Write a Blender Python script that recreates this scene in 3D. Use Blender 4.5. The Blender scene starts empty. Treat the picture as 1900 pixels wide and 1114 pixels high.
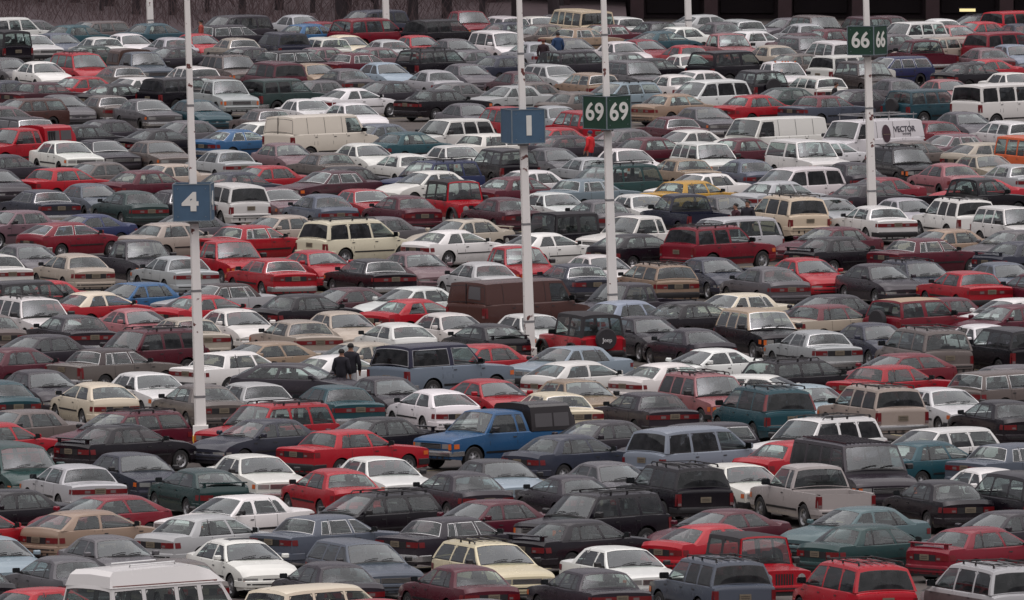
import bpy, bmesh, math, random
from mathutils import Vector
random.seed(7)
S = bpy.context.scene
C = S.collection
R = math.radians

# ---------------------------------------------------------------- camera, sky, sun, exposure
cam_d = bpy.data.cameras.new('camera')
cam = bpy.data.objects.new('camera', cam_d)
C.objects.link(cam)
cam_d.sensor_width = 36.0
cam_d.lens = 523.0
cam_d.clip_start = 5.0
cam_d.clip_end = 4000.0
cam.location = (0, 0, 29.8)
cam.rotation_euler = (R(90) - math.atan(1567 / 27600.0), 0, 0)
S.camera = cam
S.render.engine = 'CYCLES'
S.cycles.transparent_max_bounces = 16
S.cycles.max_bounces = 6
S.view_settings.view_transform = 'Standard'
S.view_settings.look = 'None'
S.view_settings.gamma = 1
S.view_settings.exposure = 0.56
S.view_settings.use_curve_mapping = False

SUN_EL, SUN_AZ = 82, 160       # no disc to be seen: the cloud glows all round the zenith
world = bpy.data.worlds.new('World')
S.world = world
world.use_nodes = True
nt = world.node_tree
bg = nt.nodes['Background']
sky = nt.nodes.new('ShaderNodeTexSky')
sky.sky_type = 'NISHITA'
sky.sun_disc = False
sky.sun_elevation = R(SUN_EL)
sky.sun_rotation = R(SUN_AZ)
sky.air_density = 1.0
sky.dust_density = 4.0
sky.ozone_density = 0.6
hs = nt.nodes.new('ShaderNodeHueSaturation')   # cloud cover: the sky is nearly colourless
hs.inputs['Saturation'].default_value = 0.12
nt.links.new(sky.outputs[0], hs.inputs['Color'])
tn = nt.nodes.new('ShaderNodeMixRGB'); tn.blend_type = 'MULTIPLY'; tn.inputs[0].default_value = 1; tn.inputs[2].default_value = (1.0, .935, .975, 1)
nt.links.new(hs.outputs[0], tn.inputs[1]); nt.links.new(tn.outputs[0], bg.inputs[0])
bg.inputs[1].default_value = 0.062
sun_d = bpy.data.lights.new('sun', 'SUN')
sun_d.energy = 1.5
sun_d.angle = R(125)
sun_d.color = (1.0, 0.96, 0.94)
sun = bpy.data.objects.new('sun', sun_d)
C.objects.link(sun)
az = R(SUN_AZ)
dv = Vector((math.sin(az) * math.cos(R(SUN_EL)), math.cos(az) * math.cos(R(SUN_EL)), math.sin(R(SUN_EL))))
sun.rotation_euler = dv.to_track_quat('Z', 'Y').to_euler()

# ---------------------------------------------------------------- materials
MATS = {}
def mat(name, col, rough=0.6, metal=0.0, noise=0.0, scale=8.0, bump=0.0, coat=0.0, emit=None, spec=0.5):
    if name in MATS: return MATS[name]
    m = bpy.data.materials.new(name); m.use_nodes = True
    n = m.node_tree.nodes; l = m.node_tree.links
    b = n['Principled BSDF']
    b.inputs['Base Color'].default_value = (*col, 1)
    b.inputs['Roughness'].default_value = rough
    b.inputs['Metallic'].default_value = metal
    b.inputs['Specular IOR Level'].default_value = spec
    if coat: b.inputs['Coat Weight'].default_value = coat; b.inputs['Coat Roughness'].default_value = 0.12
    if noise or bump:
        tc = n.new('ShaderNodeTexCoord'); t = n.new('ShaderNodeTexNoise')
        t.inputs['Scale'].default_value = scale; t.inputs['Detail'].default_value = 5
        l.new(tc.outputs['Object'], t.inputs['Vector'])
        if noise:
            mx = n.new('ShaderNodeMix'); mx.data_type = 'RGBA'
            mx.inputs[6].default_value = (*[c * (1 - noise) for c in col], 1)
            mx.inputs[7].default_value = (*[min(1, c * (1 + noise)) for c in col], 1)
            l.new(t.outputs[0], mx.inputs[0]); l.new(mx.outputs[2], b.inputs['Base Color'])
        if bump:
            bp = n.new('ShaderNodeBump'); bp.inputs['Strength'].default_value = bump; bp.inputs['Distance'].default_value = 0.02
            l.new(t.outputs[0], bp.inputs['Height']); l.new(bp.outputs[0], b.inputs['Normal'])
    if emit:
        b.inputs['Emission Color'].default_value = (*emit[:3], 1); b.inputs['Emission Strength'].default_value = emit[3]
    MATS[name] = m
    return m

def paint_mat():
    m = bpy.data.materials.new('car_paint'); m.use_nodes = True
    n = m.node_tree.nodes; l = m.node_tree.links
    b = n['Principled BSDF']
    oi = n.new('ShaderNodeObjectInfo'); tc = n.new('ShaderNodeTexCoord')
    no = n.new('ShaderNodeTexNoise'); no.inputs['Scale'].default_value = 2.4; no.inputs['Detail'].default_value = 8; no.inputs['Roughness'].default_value = 0.65
    ad = n.new('ShaderNodeVectorMath'); ad.operation = 'ADD'
    cb = n.new('ShaderNodeCombineXYZ')
    mu = n.new('ShaderNodeMath'); mu.operation = 'MULTIPLY'; mu.inputs[1].default_value = 57.0
    l.new(oi.outputs['Random'], mu.inputs[0]); l.new(mu.outputs[0], cb.inputs[0]); l.new(mu.outputs[0], cb.inputs[2])
    l.new(tc.outputs['Object'], ad.inputs[0]); l.new(cb.outputs[0], ad.inputs[1]); l.new(ad.outputs[0], no.inputs['Vector'])
    # road-salt film: thrown up from the wheels, so it lies on the sills and bumpers, ragged at its upper edge
    sx = n.new('ShaderNodeSeparateXYZ'); l.new(tc.outputs['Object'], sx.inputs[0])
    mr = n.new('ShaderNodeMapRange'); mr.inputs[1].default_value = 0.85; mr.inputs[2].default_value = 0.15
    mr.inputs[3].default_value = 0.0; mr.inputs[4].default_value = 0.34
    l.new(sx.outputs[2], mr.inputs[0])
    r2 = n.new('ShaderNodeMapRange'); r2.inputs[1].default_value = 0.3; r2.inputs[2].default_value = 0.7
    l.new(no.outputs[0], r2.inputs[0])
    m2 = n.new('ShaderNodeMath'); m2.operation = 'MULTIPLY'
    l.new(mr.outputs[0], m2.inputs[0]); l.new(r2.outputs[0], m2.inputs[1])
    mx = n.new('ShaderNodeMix'); mx.data_type = 'RGBA'
    mx.inputs[7].default_value = (0.11, 0.09, 0.088, 1)
    l.new(oi.outputs['Color'], mx.inputs[6]); l.new(m2.outputs[0], mx.inputs[0]); l.new(mx.outputs[2], b.inputs['Base Color'])
    rr = n.new('ShaderNodeMapRange'); rr.inputs[3].default_value = 0.14; rr.inputs[4].default_value = 0.36
    l.new(no.outputs[0], rr.inputs[0]); l.new(rr.outputs[0], b.inputs['Roughness'])
    b.inputs['Metallic'].default_value = 0.0
    b.inputs['Specular IOR Level'].default_value = 0.32
    b.inputs['Coat Weight'].default_value = 0.22; b.inputs['Coat Roughness'].default_value = 0.14
    MATS['paint'] = m
    return m
PAINT = paint_mat()

def glass_mat(name, tint, fac, k=1.0):
    m = bpy.data.materials.new(name); m.use_nodes = True
    n = m.node_tree.nodes; l = m.node_tree.links
    n.remove(n['Principled BSDF'])
    out = n['Material Output']
    tr = n.new('ShaderNodeBsdfTransparent'); tr.inputs[0].default_value = (*tint, 1)
    gl = n.new('ShaderNodeBsdfGlossy'); gl.inputs['Roughness'].default_value = 0.06; gl.inputs[0].default_value = (0.80, 0.84, 0.86, 1)
    df = n.new('ShaderNodeBsdfDiffuse'); df.inputs[0].default_value = (0.22, 0.215, 0.225, 1)
    lw = n.new('ShaderNodeLayerWeight'); fr = n.new('ShaderNodeMath'); fr.operation = 'POWER'; fr.inputs[1].default_value = 3.2; l.new(lw.outputs['Facing'], fr.inputs[0])
    lw.inputs[0].default_value = .5
    mp = n.new('ShaderNodeMath'); mp.operation = 'MULTIPLY_ADD'; mp.inputs[1].default_value = k; mp.inputs[2].default_value = fac; mp.use_clamp = True
    l.new(fr.outputs[0], mp.inputs[0])
    a = n.new('ShaderNodeMixShader'); l.new(mp.outputs[0], a.inputs[0]); l.new(tr.outputs[0], a.inputs[1]); l.new(gl.outputs[0], a.inputs[2])
    # dried drizzle and salt dust lying on the pane
    tc = n.new('ShaderNodeTexCoord'); no = n.new('ShaderNodeTexNoise'); no.inputs['Scale'].default_value = 3.5; no.inputs['Detail'].default_value = 9
    l.new(tc.outputs['Object'], no.inputs['Vector'])
    mr = n.new('ShaderNodeMapRange'); mr.inputs[1].default_value = 0.35; mr.inputs[2].default_value = 0.75; mr.inputs[3].default_value = 0.0; mr.inputs[4].default_value = 0.11
    l.new(no.outputs[0], mr.inputs[0])
    b2 = n.new('ShaderNodeMixShader'); l.new(mr.outputs[0], b2.inputs[0]); l.new(a.outputs[0], b2.inputs[1]); l.new(df.outputs[0], b2.inputs[2])
    l.new(b2.outputs[0], out.inputs[0])
    MATS[name] = m
    return m
GLASS = glass_mat('window_glass', (0.70, 0.80, 0.77), 0.055, .8)
SCREEN = glass_mat('windscreen_glass', (0.58, 0.66, 0.64), 0.11, .85)
DARKGLASS = glass_mat('tinted_glass', (0.10, 0.10, 0.12), 0.03, .6)
CAPGLASS = mat('cap_glass', (.085, .08, .085), 0.4)
TRIM = mat('black_trim', (0.014, 0.013, 0.015), 0.5, noise=0.3)
CHROME = mat('bright_trim', (0.62, 0.62, 0.62), 0.22, metal=0.9)
INNER = mat('cabin_trim', (0.045, 0.040, 0.042), 0.8, noise=0.3, scale=6)
SEAT = mat('seat_cloth', (0.075, 0.068, 0.072), 0.9, noise=0.3, scale=20)
TYRE = mat('tyre_rubber', (0.018, 0.017, 0.018), 0.8, noise=0.3, scale=10)
RIM = mat('wheel_metal', (0.30, 0.30, 0.31), 0.4, metal=0.6, noise=0.3, scale=10)
REDL = mat('red_lens', (0.15, 0.007, 0.010), 0.3, coat=0.25, noise=0.25, scale=14)
AMBER = mat('amber_lens', (0.62, 0.13, 0.02), 0.3, coat=0.5)
REVL = mat('reversing_lens', (0.16, 0.12, 0.12), 0.3, coat=0.3)
CLEAR = mat('headlamp_lens', (0.42, 0.42, 0.41), 0.15, metal=0.5, noise=0.3, scale=18, coat=0.6)
PLATE = mat('number_plate', (.17, .14, .10), 0.5, noise=0.35, scale=30)
FABRIC = mat('canvas', (0.03, 0.028, 0.032), 0.9, noise=0.3, scale=14, bump=0.2)

# ---------------------------------------------------------------- mesh helpers
class MB:
    def __init__(s): s.v = []; s.f = []; s.m = []; s.mats = []
    def mi(s, m):
        if m not in s.mats: s.mats.append(m)
        return s.mats.index(m)
    def add(s, vs, fs, m):
        b = len(s.v); k = s.mi(m)
        s.v += [tuple(p) for p in vs]
        for f in fs: s.f.append([b + i for i in f]); s.m.append(k)
    def grid(s, rows, m, flip=False):
        nr, nc = len(rows), len(rows[0])
        vs = [p for r in rows for p in r]; fs = []
        for i in range(nr - 1):
            for j in range(nc - 1):
                q = [i*nc+j, i*nc+j+1, (i+1)*nc+j+1, (i+1)*nc+j]
                fs.append(q[::-1] if flip else q)
        s.add(vs, fs, m)
    def box(s, x0, x1, y0, y1, z0, z1, m, ny=1, nx=1):
        if ny == 1 and nx == 1:
            v = [(x, y, z) for x in (x0, x1) for y in (y0, y1) for z in (z0, z1)]
            s.add(v, [(0,1,3,2),(4,6,7,5),(0,4,5,1),(2,3,7,6),(0,2,6,4),(1,5,7,3)], m); return
        for i in range(max(ny, nx)):
            if ny > 1: ya = y0 + (y1-y0)*i/ny; yb = y0 + (y1-y0)*(i+1)/ny; xa, xb = x0, x1
            else: xa = x0 + (x1-x0)*i/nx; xb = x0 + (x1-x0)*(i+1)/nx; ya, yb = y0, y1
            v = [(x, y, z) for x in (xa, xb) for y in (ya, yb) for z in (z0, z1)]
            s.add(v, [(0,1,3,2),(4,6,7,5),(0,4,5,1),(2,3,7,6),(0,2,6,4),(1,5,7,3)], m)
    def tube(s, pts, r, m, n=6):
        rings = []
        for i, p in enumerate(pts):
            p = Vector(p); a = Vector(pts[max(0, i-1)]); b = Vector(pts[min(len(pts)-1, i+1)])
            d = (b - a).normalized(); u = d.orthogonal().normalized(); w = d.cross(u)
            rr = r[i] if isinstance(r, (list, tuple)) else r
            rings.append([tuple(p + (u*math.cos(2*math.pi*k/n) + w*math.sin(2*math.pi*k/n))*rr) for k in range(n)])
        vs = [q for g in rings for q in g]; fs = []
        for i in range(len(pts)-1):
            for k in range(n):
                fs.append((i*n+k, i*n+(k+1) % n, (i+1)*n+(k+1) % n, (i+1)*n+k))
        fs.append(tuple(range(n))[::-1]); fs.append(tuple((len(pts)-1)*n+k for k in range(n)))
        s.add(vs, fs, m)
    def lathe_y(s, prof, m, n=16):          # profile of (y, r) round the Y axis
        vs = []; fs = []
        for (y, r) in prof:
            for k in range(n): vs.append((r*math.cos(2*math.pi*k/n), y, r*math.sin(2*math.pi*k/n)))
        for i in range(len(prof)-1):
            for k in range(n): fs.append((i*n+k, i*n+(k+1) % n, (i+1)*n+(k+1) % n, (i+1)*n+k))
        s.add(vs, fs, m)
    def warp(s, fn): s.v = [fn(*p) for p in s.v]
    def mesh(s, name, smooth=True, angle=32):
        me = bpy.data.meshes.new(name); me.from_pydata(s.v, [], s.f)
        for m in s.mats: me.materials.append(m)
        me.polygons.foreach_set('material_index', s.m)
        bm = bmesh.new(); bm.from_mesh(me)
        bmesh.ops.remove_doubles(bm, verts=bm.verts, dist=0.0004)
        for f in bm.faces: f.smooth = smooth
        if smooth:
            ca = math.radians(angle)
            for e in bm.edges:
                if len(e.link_faces) == 2 and e.link_faces[0].material_index == e.link_faces[1].material_index:
                    try:
                        if e.calc_face_angle() > ca: e.smooth = False
                    except Exception: pass
                elif len(e.link_faces) > 2: e.smooth = False
        bm.to_mesh(me); bm.free()
        me.update()
        return me

def link(name, me, parent=None, loc=(0, 0, 0), rot=(0, 0, 0), color=None):
    o = bpy.data.objects.new(name, me); C.objects.link(o)
    o.location = loc; o.rotation_euler = rot
    if parent: o.parent = parent
    if color: o.color = (*color, 1)
    return o
def lerp(a, b, t): return a + (b - a)*t
def interp(tab, x):
    if x <= tab[0][0]: return tab[0][1]
    for (a, b), (c, d) in zip(tab, tab[1:]):
        if x <= c: return b + (d - b)*(x - a)/(c - a)
    return tab[-1][1]

# ---------------------------------------------------------------- vehicle bodies
# xs measured from the middle, nose at +L/2.  gh = (rear glass base, rear roof edge, front roof edge, windscreen base)
SPEC = {
 's': dict(L=4.55, W=1.74, H=1.42, wb=2.62, r=.31, gh=(-1.55, -1.08, .28, .98), top=[(-2.275, .84), (-2.15, .95), (-1.5, .965), (.98, .93), (1.7, .84), (2.1, .73), (2.275, .60)], belt=.89, wr=.57, bow=.16, gc=.20,
           cols=[('P', -1.55, -1.08), ('G', -1.25, -.91), ('T', -.88, -.74), ('G', -.84, -.71), ('P', -.04, -.15), ('G', .05, -.07), ('P', .85, .23)], mould=.05),
 'b': dict(L=4.65, W=1.76, H=1.40, wb=2.65, r=.31, gh=(-1.44, -1.12, .24, .90), top=[(-2.325, .90), (-2.25, .945), (-1.5, .95), (.95, .93), (2.05, .83), (2.28, .79), (2.325, .76)], belt=.90, wr=.59, bow=.09, gc=.20,
           cols=[('P', -1.44, -1.12), ('G', -1.18, -.96), ('T', -.86, -.74), ('G', -.83, -.71), ('P', -.03, -.09), ('G', .06, -.01), ('P', .79, .19)], mould=.06, boxy=1),
 'c': dict(L=4.40, W=1.72, H=1.35, wb=2.55, r=.31, gh=(-1.60, -.95, .20, 1.0), top=[(-2.2, .82), (-2.1, .93), (-1.7, .945), (1.0, .88), (1.6, .80), (2.03, .69), (2.2, .56)], belt=.86, wr=.54, bow=.17, gc=.18,
           cols=[('P', -1.60, -.95), ('G', -1.18, -.76), ('P', -.42, -.38), ('G', -.32, -.30), ('P', .87, .17)], mould=.04),
 'h': dict(L=4.3, W=1.68, H=1.37, wb=2.5, r=.30, gh=(-1.90, -1.22, .25, 1.0), top=[(-2.15, .78), (-2.08, .92), (-1.9, .94), (1.0, .90), (1.6, .82), (2.0, .70), (2.15, .58)], belt=.88, wr=.55, bow=.16, gc=.18,
           cols=[('P', -1.90, -1.22), ('G', -1.50, -1.05), ('P', -.52, -.40), ('G', -.42, -.32), ('P', .86, .22)], mould=.05),
 'w': dict(L=4.6, W=1.72, H=1.44, wb=2.65, r=.31, gh=(-2.16, -1.92, .22, .98), top=[(-2.3, .84), (-2.26, .90), (-2.1, .92), (.95, .92), (2.0, .80), (2.25, .74), (2.3, .68)], belt=.89, wr=.60, bow=.10, gc=.19,
           cols=[('P', -2.16, -1.92), ('G', -2.03, -1.83), ('P', -1.02, -.96), ('G', -.92, -.88), ('P', -.10, -.14), ('G', 0, -.05), ('P', .86, .18)], mould=.05, boxy=1),
 'u': dict(L=4.45, W=1.80, H=1.70, wb=2.65, r=.36, gh=(-2.02, -1.86, .42, .98), top=[(-2.225, 1.0), (-2.2, 1.06), (-2.0, 1.08), (.95, 1.06), (1.9, .98), (2.15, .94), (2.225, .86)], belt=1.05, wr=.66, bow=.09, gc=.30,
           cols=[('P', -2.02, -1.86), ('G', -1.92, -1.78), ('P', -1.10, -1.06), ('G', -1.0, -.98), ('P', -.28, -.30), ('G', -.18, -.20), ('P', .84, .38)], mould=.07, boxy=1, tall=1),
 'm': dict(L=4.6, W=1.84, H=1.70, wb=2.85, r=.32, gh=(-2.14, -1.94, .62, 1.34), top=[(-2.3, .88), (-2.28, .96), (-2.1, 1.0), (1.3, .97), (1.9, .86), (2.2, .76), (2.3, .66)], belt=.98, wr=.68, bow=.15, gc=.20,
           cols=[('P', -2.14, -1.94), ('G', -2.0, -1.86), ('P', -1.12, -1.08), ('G', -1.02, -1.0), ('P', .02, -.04), ('G', .12, .04), ('P', 1.20, .58)], mould=.05, tall=1),
 'v': dict(L=5.2, W=1.98, H=2.05, wb=3.4, r=.36, gh=(-2.52, -2.44, 1.22, 1.66), top=[(-2.6, 1.2), (-2.58, 1.26), (-2.5, 1.28), (1.6, 1.22), (2.3, 1.12), (2.52, 1.02), (2.6, .92)], belt=1.26, wr=.82, bow=.12, gc=.30,
           cols=[('P', -2.52, -2.44), ('G', -2.38, -2.34), ('P', -1.45, -1.45), ('G', -1.32, -1.32), ('P', -.35, -.36), ('G', -.22, -.23), ('P', .42, .40), ('G', .58, .54), ('P', 1.5, 1.14)], mould=.06, boxy=1, tall=1),
 'p': dict(L=5.0, W=1.84, H=1.72, wb=3.15, r=.36, gh=(-.62, -.52, .58, 1.12), top=[(-2.5, 1.04), (-2.48, 1.05), (-.7, 1.06), (1.1, 1.08), (2.1, 1.0), (2.42, .94), (2.5, .86)], belt=1.06, wr=.66, bow=.10, gc=.32,
           cols=[('P', -.62, -.52), ('G', -.50, -.42), ('P', -.20, -.16), ('G', -.12, -.08), ('P', 1.0, .54)], mould=.06, boxy=1, tall=1, bed=1),
 'j': dict(L=3.7, W=1.62, H=1.80, wb=2.4, r=.37, gh=(-1.72, -1.66, .42, .56), top=[(-1.85, .98), (-1.8, 1.0), (.5, 1.02), (1.6, .98), (1.84, .97), (1.85, .96)], belt=1.0, wr=.66, bow=.02, gc=.40,
           cols=[('P', -1.72, -1.66), ('G', -1.58, -1.54), ('P', -.72, -.72), ('G', -.58, -.58), ('P', .46, .36)], mould=0, boxy=1, tall=1),
}

class Shape:
    """Surfaces of one body style, in metres, nose towards +x."""
    def __init__(s, sp):
        s.__dict__.update(sp); s.sp = sp
        s.hw = s.W/2; s.xf = s.wb/2 + .10; s.xb = -s.wb/2 + .10
        if s.sp.get('bed'): s.xf = 1.62; s.xb = -1.53
        s.boxy = sp.get('boxy', 0); s.zr = s.H - (.075 if not s.boxy else .06)
    def plan(s, x):
        e = s.L/2; t = max(0, (abs(x) - (e - .75))/.75)
        return 1 - (.055 if s.boxy else .10)*t*t
    def ztop(s, x): return interp(s.top, x)
    def arch(s, x):
        z = s.gc
        e = s.L/2
        if e - abs(x) < .5: z = s.gc + (.5 - (e - abs(x)))*.12
        for xa in (s.xf, s.xb):
            ra = s.r + (.06 if not s.sp.get('tall') else .09)
            d = abs(x - xa)
            if d < ra: z = max(z, s.r*.95 + math.sqrt(ra*ra - d*d))
        return z
    def yside(s, x, z):
        t = (z - s.gc)/max(.01, s.belt - s.gc)
        if t < .5: k = 1 - .075*((.5 - t)/.5)**2
        else: k = 1 - (.055 if not s.boxy else .035)*((t - .5)/.5)**2
        return s.hw*s.plan(x)*k
    def shoulder(s): return s.hw*(.945 if not s.boxy else .965)
    def wp(s, x, y, z):
        e = s.L/2; t = max(0, (abs(x) - (e - .8))/.8); t = t*t
        u = min(1.05, abs(y)/s.hw)
        k = (.05*u*u + .16*u**6) if not s.boxy else (.02*u*u + .06*u**6)
        if s.sp.get('tall') and x < 0: k *= .35
        return (x - math.copysign(t*k, x), y, z)
    # greenhouse
    def roofpt(s, u, xx):
        a = abs(u); z = s.zr + (s.H - s.zr)*(1 - a**3.2)
        xr, xw = s.gh[1], s.gh[2]
        t = (xx - xr)/(xw - xr)
        z -= (.022 if s.boxy else .05)*(2*t - 1)**4 if 0 <= t <= 1 else (.022 if s.boxy else .05)
        z -= .012*(1-t)
        return z
    def R(s, u, t):            # roof, t 0 rear .. 1 front
        xr = s.gh[1] - s.bow*.35*(1 - u*u)*(1 if not s.sp.get('tall') else .4); xw = s.gh[2] + s.bow*.7*(1 - u*u)
        x = lerp(xr, xw, t)
        return (x, u*s.wr, s.roofpt(u, lerp(s.gh[1], s.gh[2], t)))
    def base(s, u, front):
        y = u*(s.shoulder() - .015)
        if front: return (s.gh[3] + s.bow*(1 - u*u), y, s.belt + .02 + .068*(1 - u*u))
        return (s.gh[0] - s.bow*(.7 if not s.sp.get('tall') else .25)*(1 - u*u), y, s.belt + .02 + .06*(1 - u*u))
    def G(s, u, v, front):     # windscreen or rear glass
        b = s.base(u, front); r = s.R(u, 1 if front else 0)
        bul = .035*math.sin(math.pi*v)*(1 if front else -1)*(1 - u*u)
        vy = v**1.25
        return (lerp(b[0], r[0], v) + bul, lerp(b[1], r[1], vy), lerp(b[2], r[2], v) + .01*math.sin(math.pi*v)*(1 - u*u))
    def side(s, xb, xt, v, sg):
        # lower end on the belt, upper on the rail
        bz = s.belt + .02
        y = lerp(s.shoulder() - .015, s.wr, v**1.25)
        x = lerp(xb, xt, v)
        zt = s.roofpt(1, xt)
        return (x, sg*y, lerp(bz, zt, v))
    def col(s, i):
        k, b, t = s.cols[i]; return b, t
    def patch_side(s, mb, x0, x1, z0, z1, m, off=.004, n=6, sg=1):
        for g in ((sg,) if sg else (1, -1)):
            rows = [[(lerp(x0, x1, i/n), g*(s.yside(lerp(x0, x1, i/n), lerp(z0, z1, j/2)) + off), lerp(z0, z1, j/2)) for i in range(n+1)] for j in range(3)]
            mb.grid(rows, m, flip=(g > 0))

def build_body(s, variant=''):
    mb = MB(); e = s.L/2
    xs = set([-e, -e+.03, -e+.12, -e+.3, e-.3, e-.12, e-.03, e, s.gh[0], s.gh[3]])
    for (x, z) in s.top: xs.add(x)
    x = -e
    while x < e: xs.add(round(x, 3)); x += .25
    for xa in (s.xf, s.xb):
        ra = s.r + (.06 if not s.sp.get('tall') else .09)
        for k in range(13): xs.add(xa - ra*math.cos(math.pi*k/12))
        xs.add(xa-ra-.01); xs.add(xa+ra+.01)
    xs = sorted(xs)
    q = [xs[0]]
    for x in xs[1:]:
        if x - q[-1] > .008: q.append(x)
    xs = q; xs[-1] = e
    fr = [0, .12, .3, .5, .7, .85, .95, 1.0]
    def col(x):
        zb = s.arch(x); zt = min(s.ztop(x), s.belt + .02 + max(0, s.ztop(x)-s.belt-.0)) if s.gh[0] < x < s.gh[3] else s.ztop(x)
        if s.gh[0] <= x <= s.gh[3]: zt = lerp(s.belt+.02, s.belt+.02, 0)
        sh = .03
        out = []
        zs = zt - (0 if s.gh[0] <= x <= s.gh[3] else sh)
        # blend the shoulder beside the hood
        for f in fr:
            z = lerp(zb, zs, f); out.append((x, s.yside(x, z), z))
        return out
    cols = [col(x) for x in xs]
    for sg in (1, -1):
        mb.grid([[(p[0], sg*p[1], p[2]) for p in c] for c in cols], PAINT, flip=(sg < 0))
    # bonnet and boot (or bed)
    US = [1, .97, .9, .75, .5, .25, 0, -.25, -.5, -.75, -.9, -.97, -1]
    def top_row(x, front):
        zt = s.ztop(x); y0 = s.yside(x, zt - .03); zs = zt - .03
        if x in (s.gh[0], s.gh[3]): zs = s.belt + .02; y0 = s.yside(x, zs)
        row = []
        for u in US:
            a = abs(u); cr = (1 - a**6)*.03 + (1 - a*a)*(.035 if not s.boxy else .02)
            z = zs + cr
            if front and not s.boxy: z += .012*math.exp(-((a - .72)/.12)**2)
            row.append((x, u*y0, z))
        return row
    hx = [x for x in xs if x >= s.gh[3] - 1e-6]
    mb.grid([top_row(x, True) for x in hx], PAINT)
    rx = [x for x in xs if x <= s.gh[0] + 1e-6]
    if not s.sp.get('bed'):
        mb.grid([top_row(x, False) for x in rx], PAINT)
    else:
        yi = s.hw*.86; zt = 1.03
        for sg in (1, -1):
            mb.grid([[(x, sg*s.yside(x, zt), zt), (x, sg*(s.hw*.93), zt+.012), (x, sg*yi, zt), (x, sg*yi, .62)] for x in rx], PAINT, flip=(sg < 0))
        mb.box(-e+.06, s.gh[0], -yi, yi, .55, .60, TRIM)
        mb.box(-e+.012, -e+.06, -yi, yi, .5, zt, PAINT)
        mb.box(-.78, -.70, -yi, yi, .6, zt, PAINT)
        mb.box(-.70, s.gh[0]+.02, -s.hw*.93, s.hw*.93, .4, s.belt, PAINT)
    # ends
    for sgx, x in ((1, e), (-1, -e)):
        c = col(x)
        rows = []
        for p in c: rows.append([(x, p[1]*u, p[2]) for u in US])
        tr = top_row(x, sgx > 0)
        if not (s.sp.get('bed') and sgx < 0): rows.append(tr)
        mb.grid(rows, PAINT, flip=(sgx > 0))
    # inner floor of the cabin
    mb.grid([[(x, s.yside(x, s.belt+.02), s.belt+.02), (x, s.shoulder()*.93, s.belt), (x, s.shoulder()*.90, s.belt-.25), (x, -s.shoulder()*.90, s.belt-.25), (x, -s.shoulder()*.93, s.belt), (x, -s.yside(x, s.belt+.02), s.belt+.02)] for x in [q for q in xs if s.gh[0] <= q <= s.gh[3]]], INNER)
    x0, x1 = s.gh[0], s.gh[3]
    mb.box(x1-.32, x1+.0, -s.shoulder()*.9, s.shoulder()*.9, s.belt-.25, s.belt+.03, INNER)
    mb.box(x0, x0+.35, -s.shoulder()*.9, s.shoulder()*.9, s.belt-.25, s.belt+.025, INNER)
    # underside and wheel housings
    mb.box(-e+.25, e-.25, -s.hw*.62, s.hw*.62, s.gc+.02, s.gc+.1, TRIM)
    for xa in (s.xf, s.xb):
        for sg in (1, -1):
            ra = s.r + .05
            vs = [(xa + ra*math.cos(math.pi*k/10), sg*y, s.r*.95 + ra*math.sin(math.pi*k/10)) for k in range(11) for y in (s.hw*.60, s.hw*.97)]
            mb.add(vs, [(2*k, 2*k+1, 2*k+3, 2*k+2) for k in range(10)], TRIM)
            mb.add([(xa - ra, sg*s.hw*.60, s.gc), (xa + ra, sg*s.hw*.60, s.gc), (xa + ra, sg*s.hw*.60, s.r*.95+ra), (xa - ra, sg*s.hw*.60, s.r*.95+ra)], [(0,1,2,3)], TRIM)
            if s.sp.get('tall') and not s.sp.get('bed') and 'm' != variant:
                pass
    mb.box(-e+.4, e-.4, -s.hw*.9, s.hw*.9, s.gc+.1, s.gc+.12, TRIM) if False else None
    # seams, mouldings, handles
    zb = s.gc + .06
    doors = []
    for k, b, t in s.cols:
        if k == 'P' and s.gh[0]+.3 < b < s.gh[3]-.3: doors.append(b + .08)
    doors.append(s.gh[3] - .14)
    if not s.sp.get('bed') and len(doors) > 1: doors.append(max(s.gh[0]+.55, s.xb+.42) if s.sp.get('boxy') or True else 0)
    for sg in (1, -1):
        for dx in doors:
            s.patch_side(mb, dx, dx+.014, zb+.1, s.belt, TRIM, n=1, sg=sg)
        if s.mould:
            s.patch_side(mb, s.xb + s.r + .12, s.xf - s.r - .12, .50, .50 + s.mould, TRIM, off=.014, n=8, sg=sg)
        for dx in doors[:-1] if len(doors) > 1 else doors:
            s.patch_side(mb, dx+.05, dx+.19, s.belt-.13, s.belt-.10, TRIM, off=.018, n=1, sg=sg)
    return mb

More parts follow.
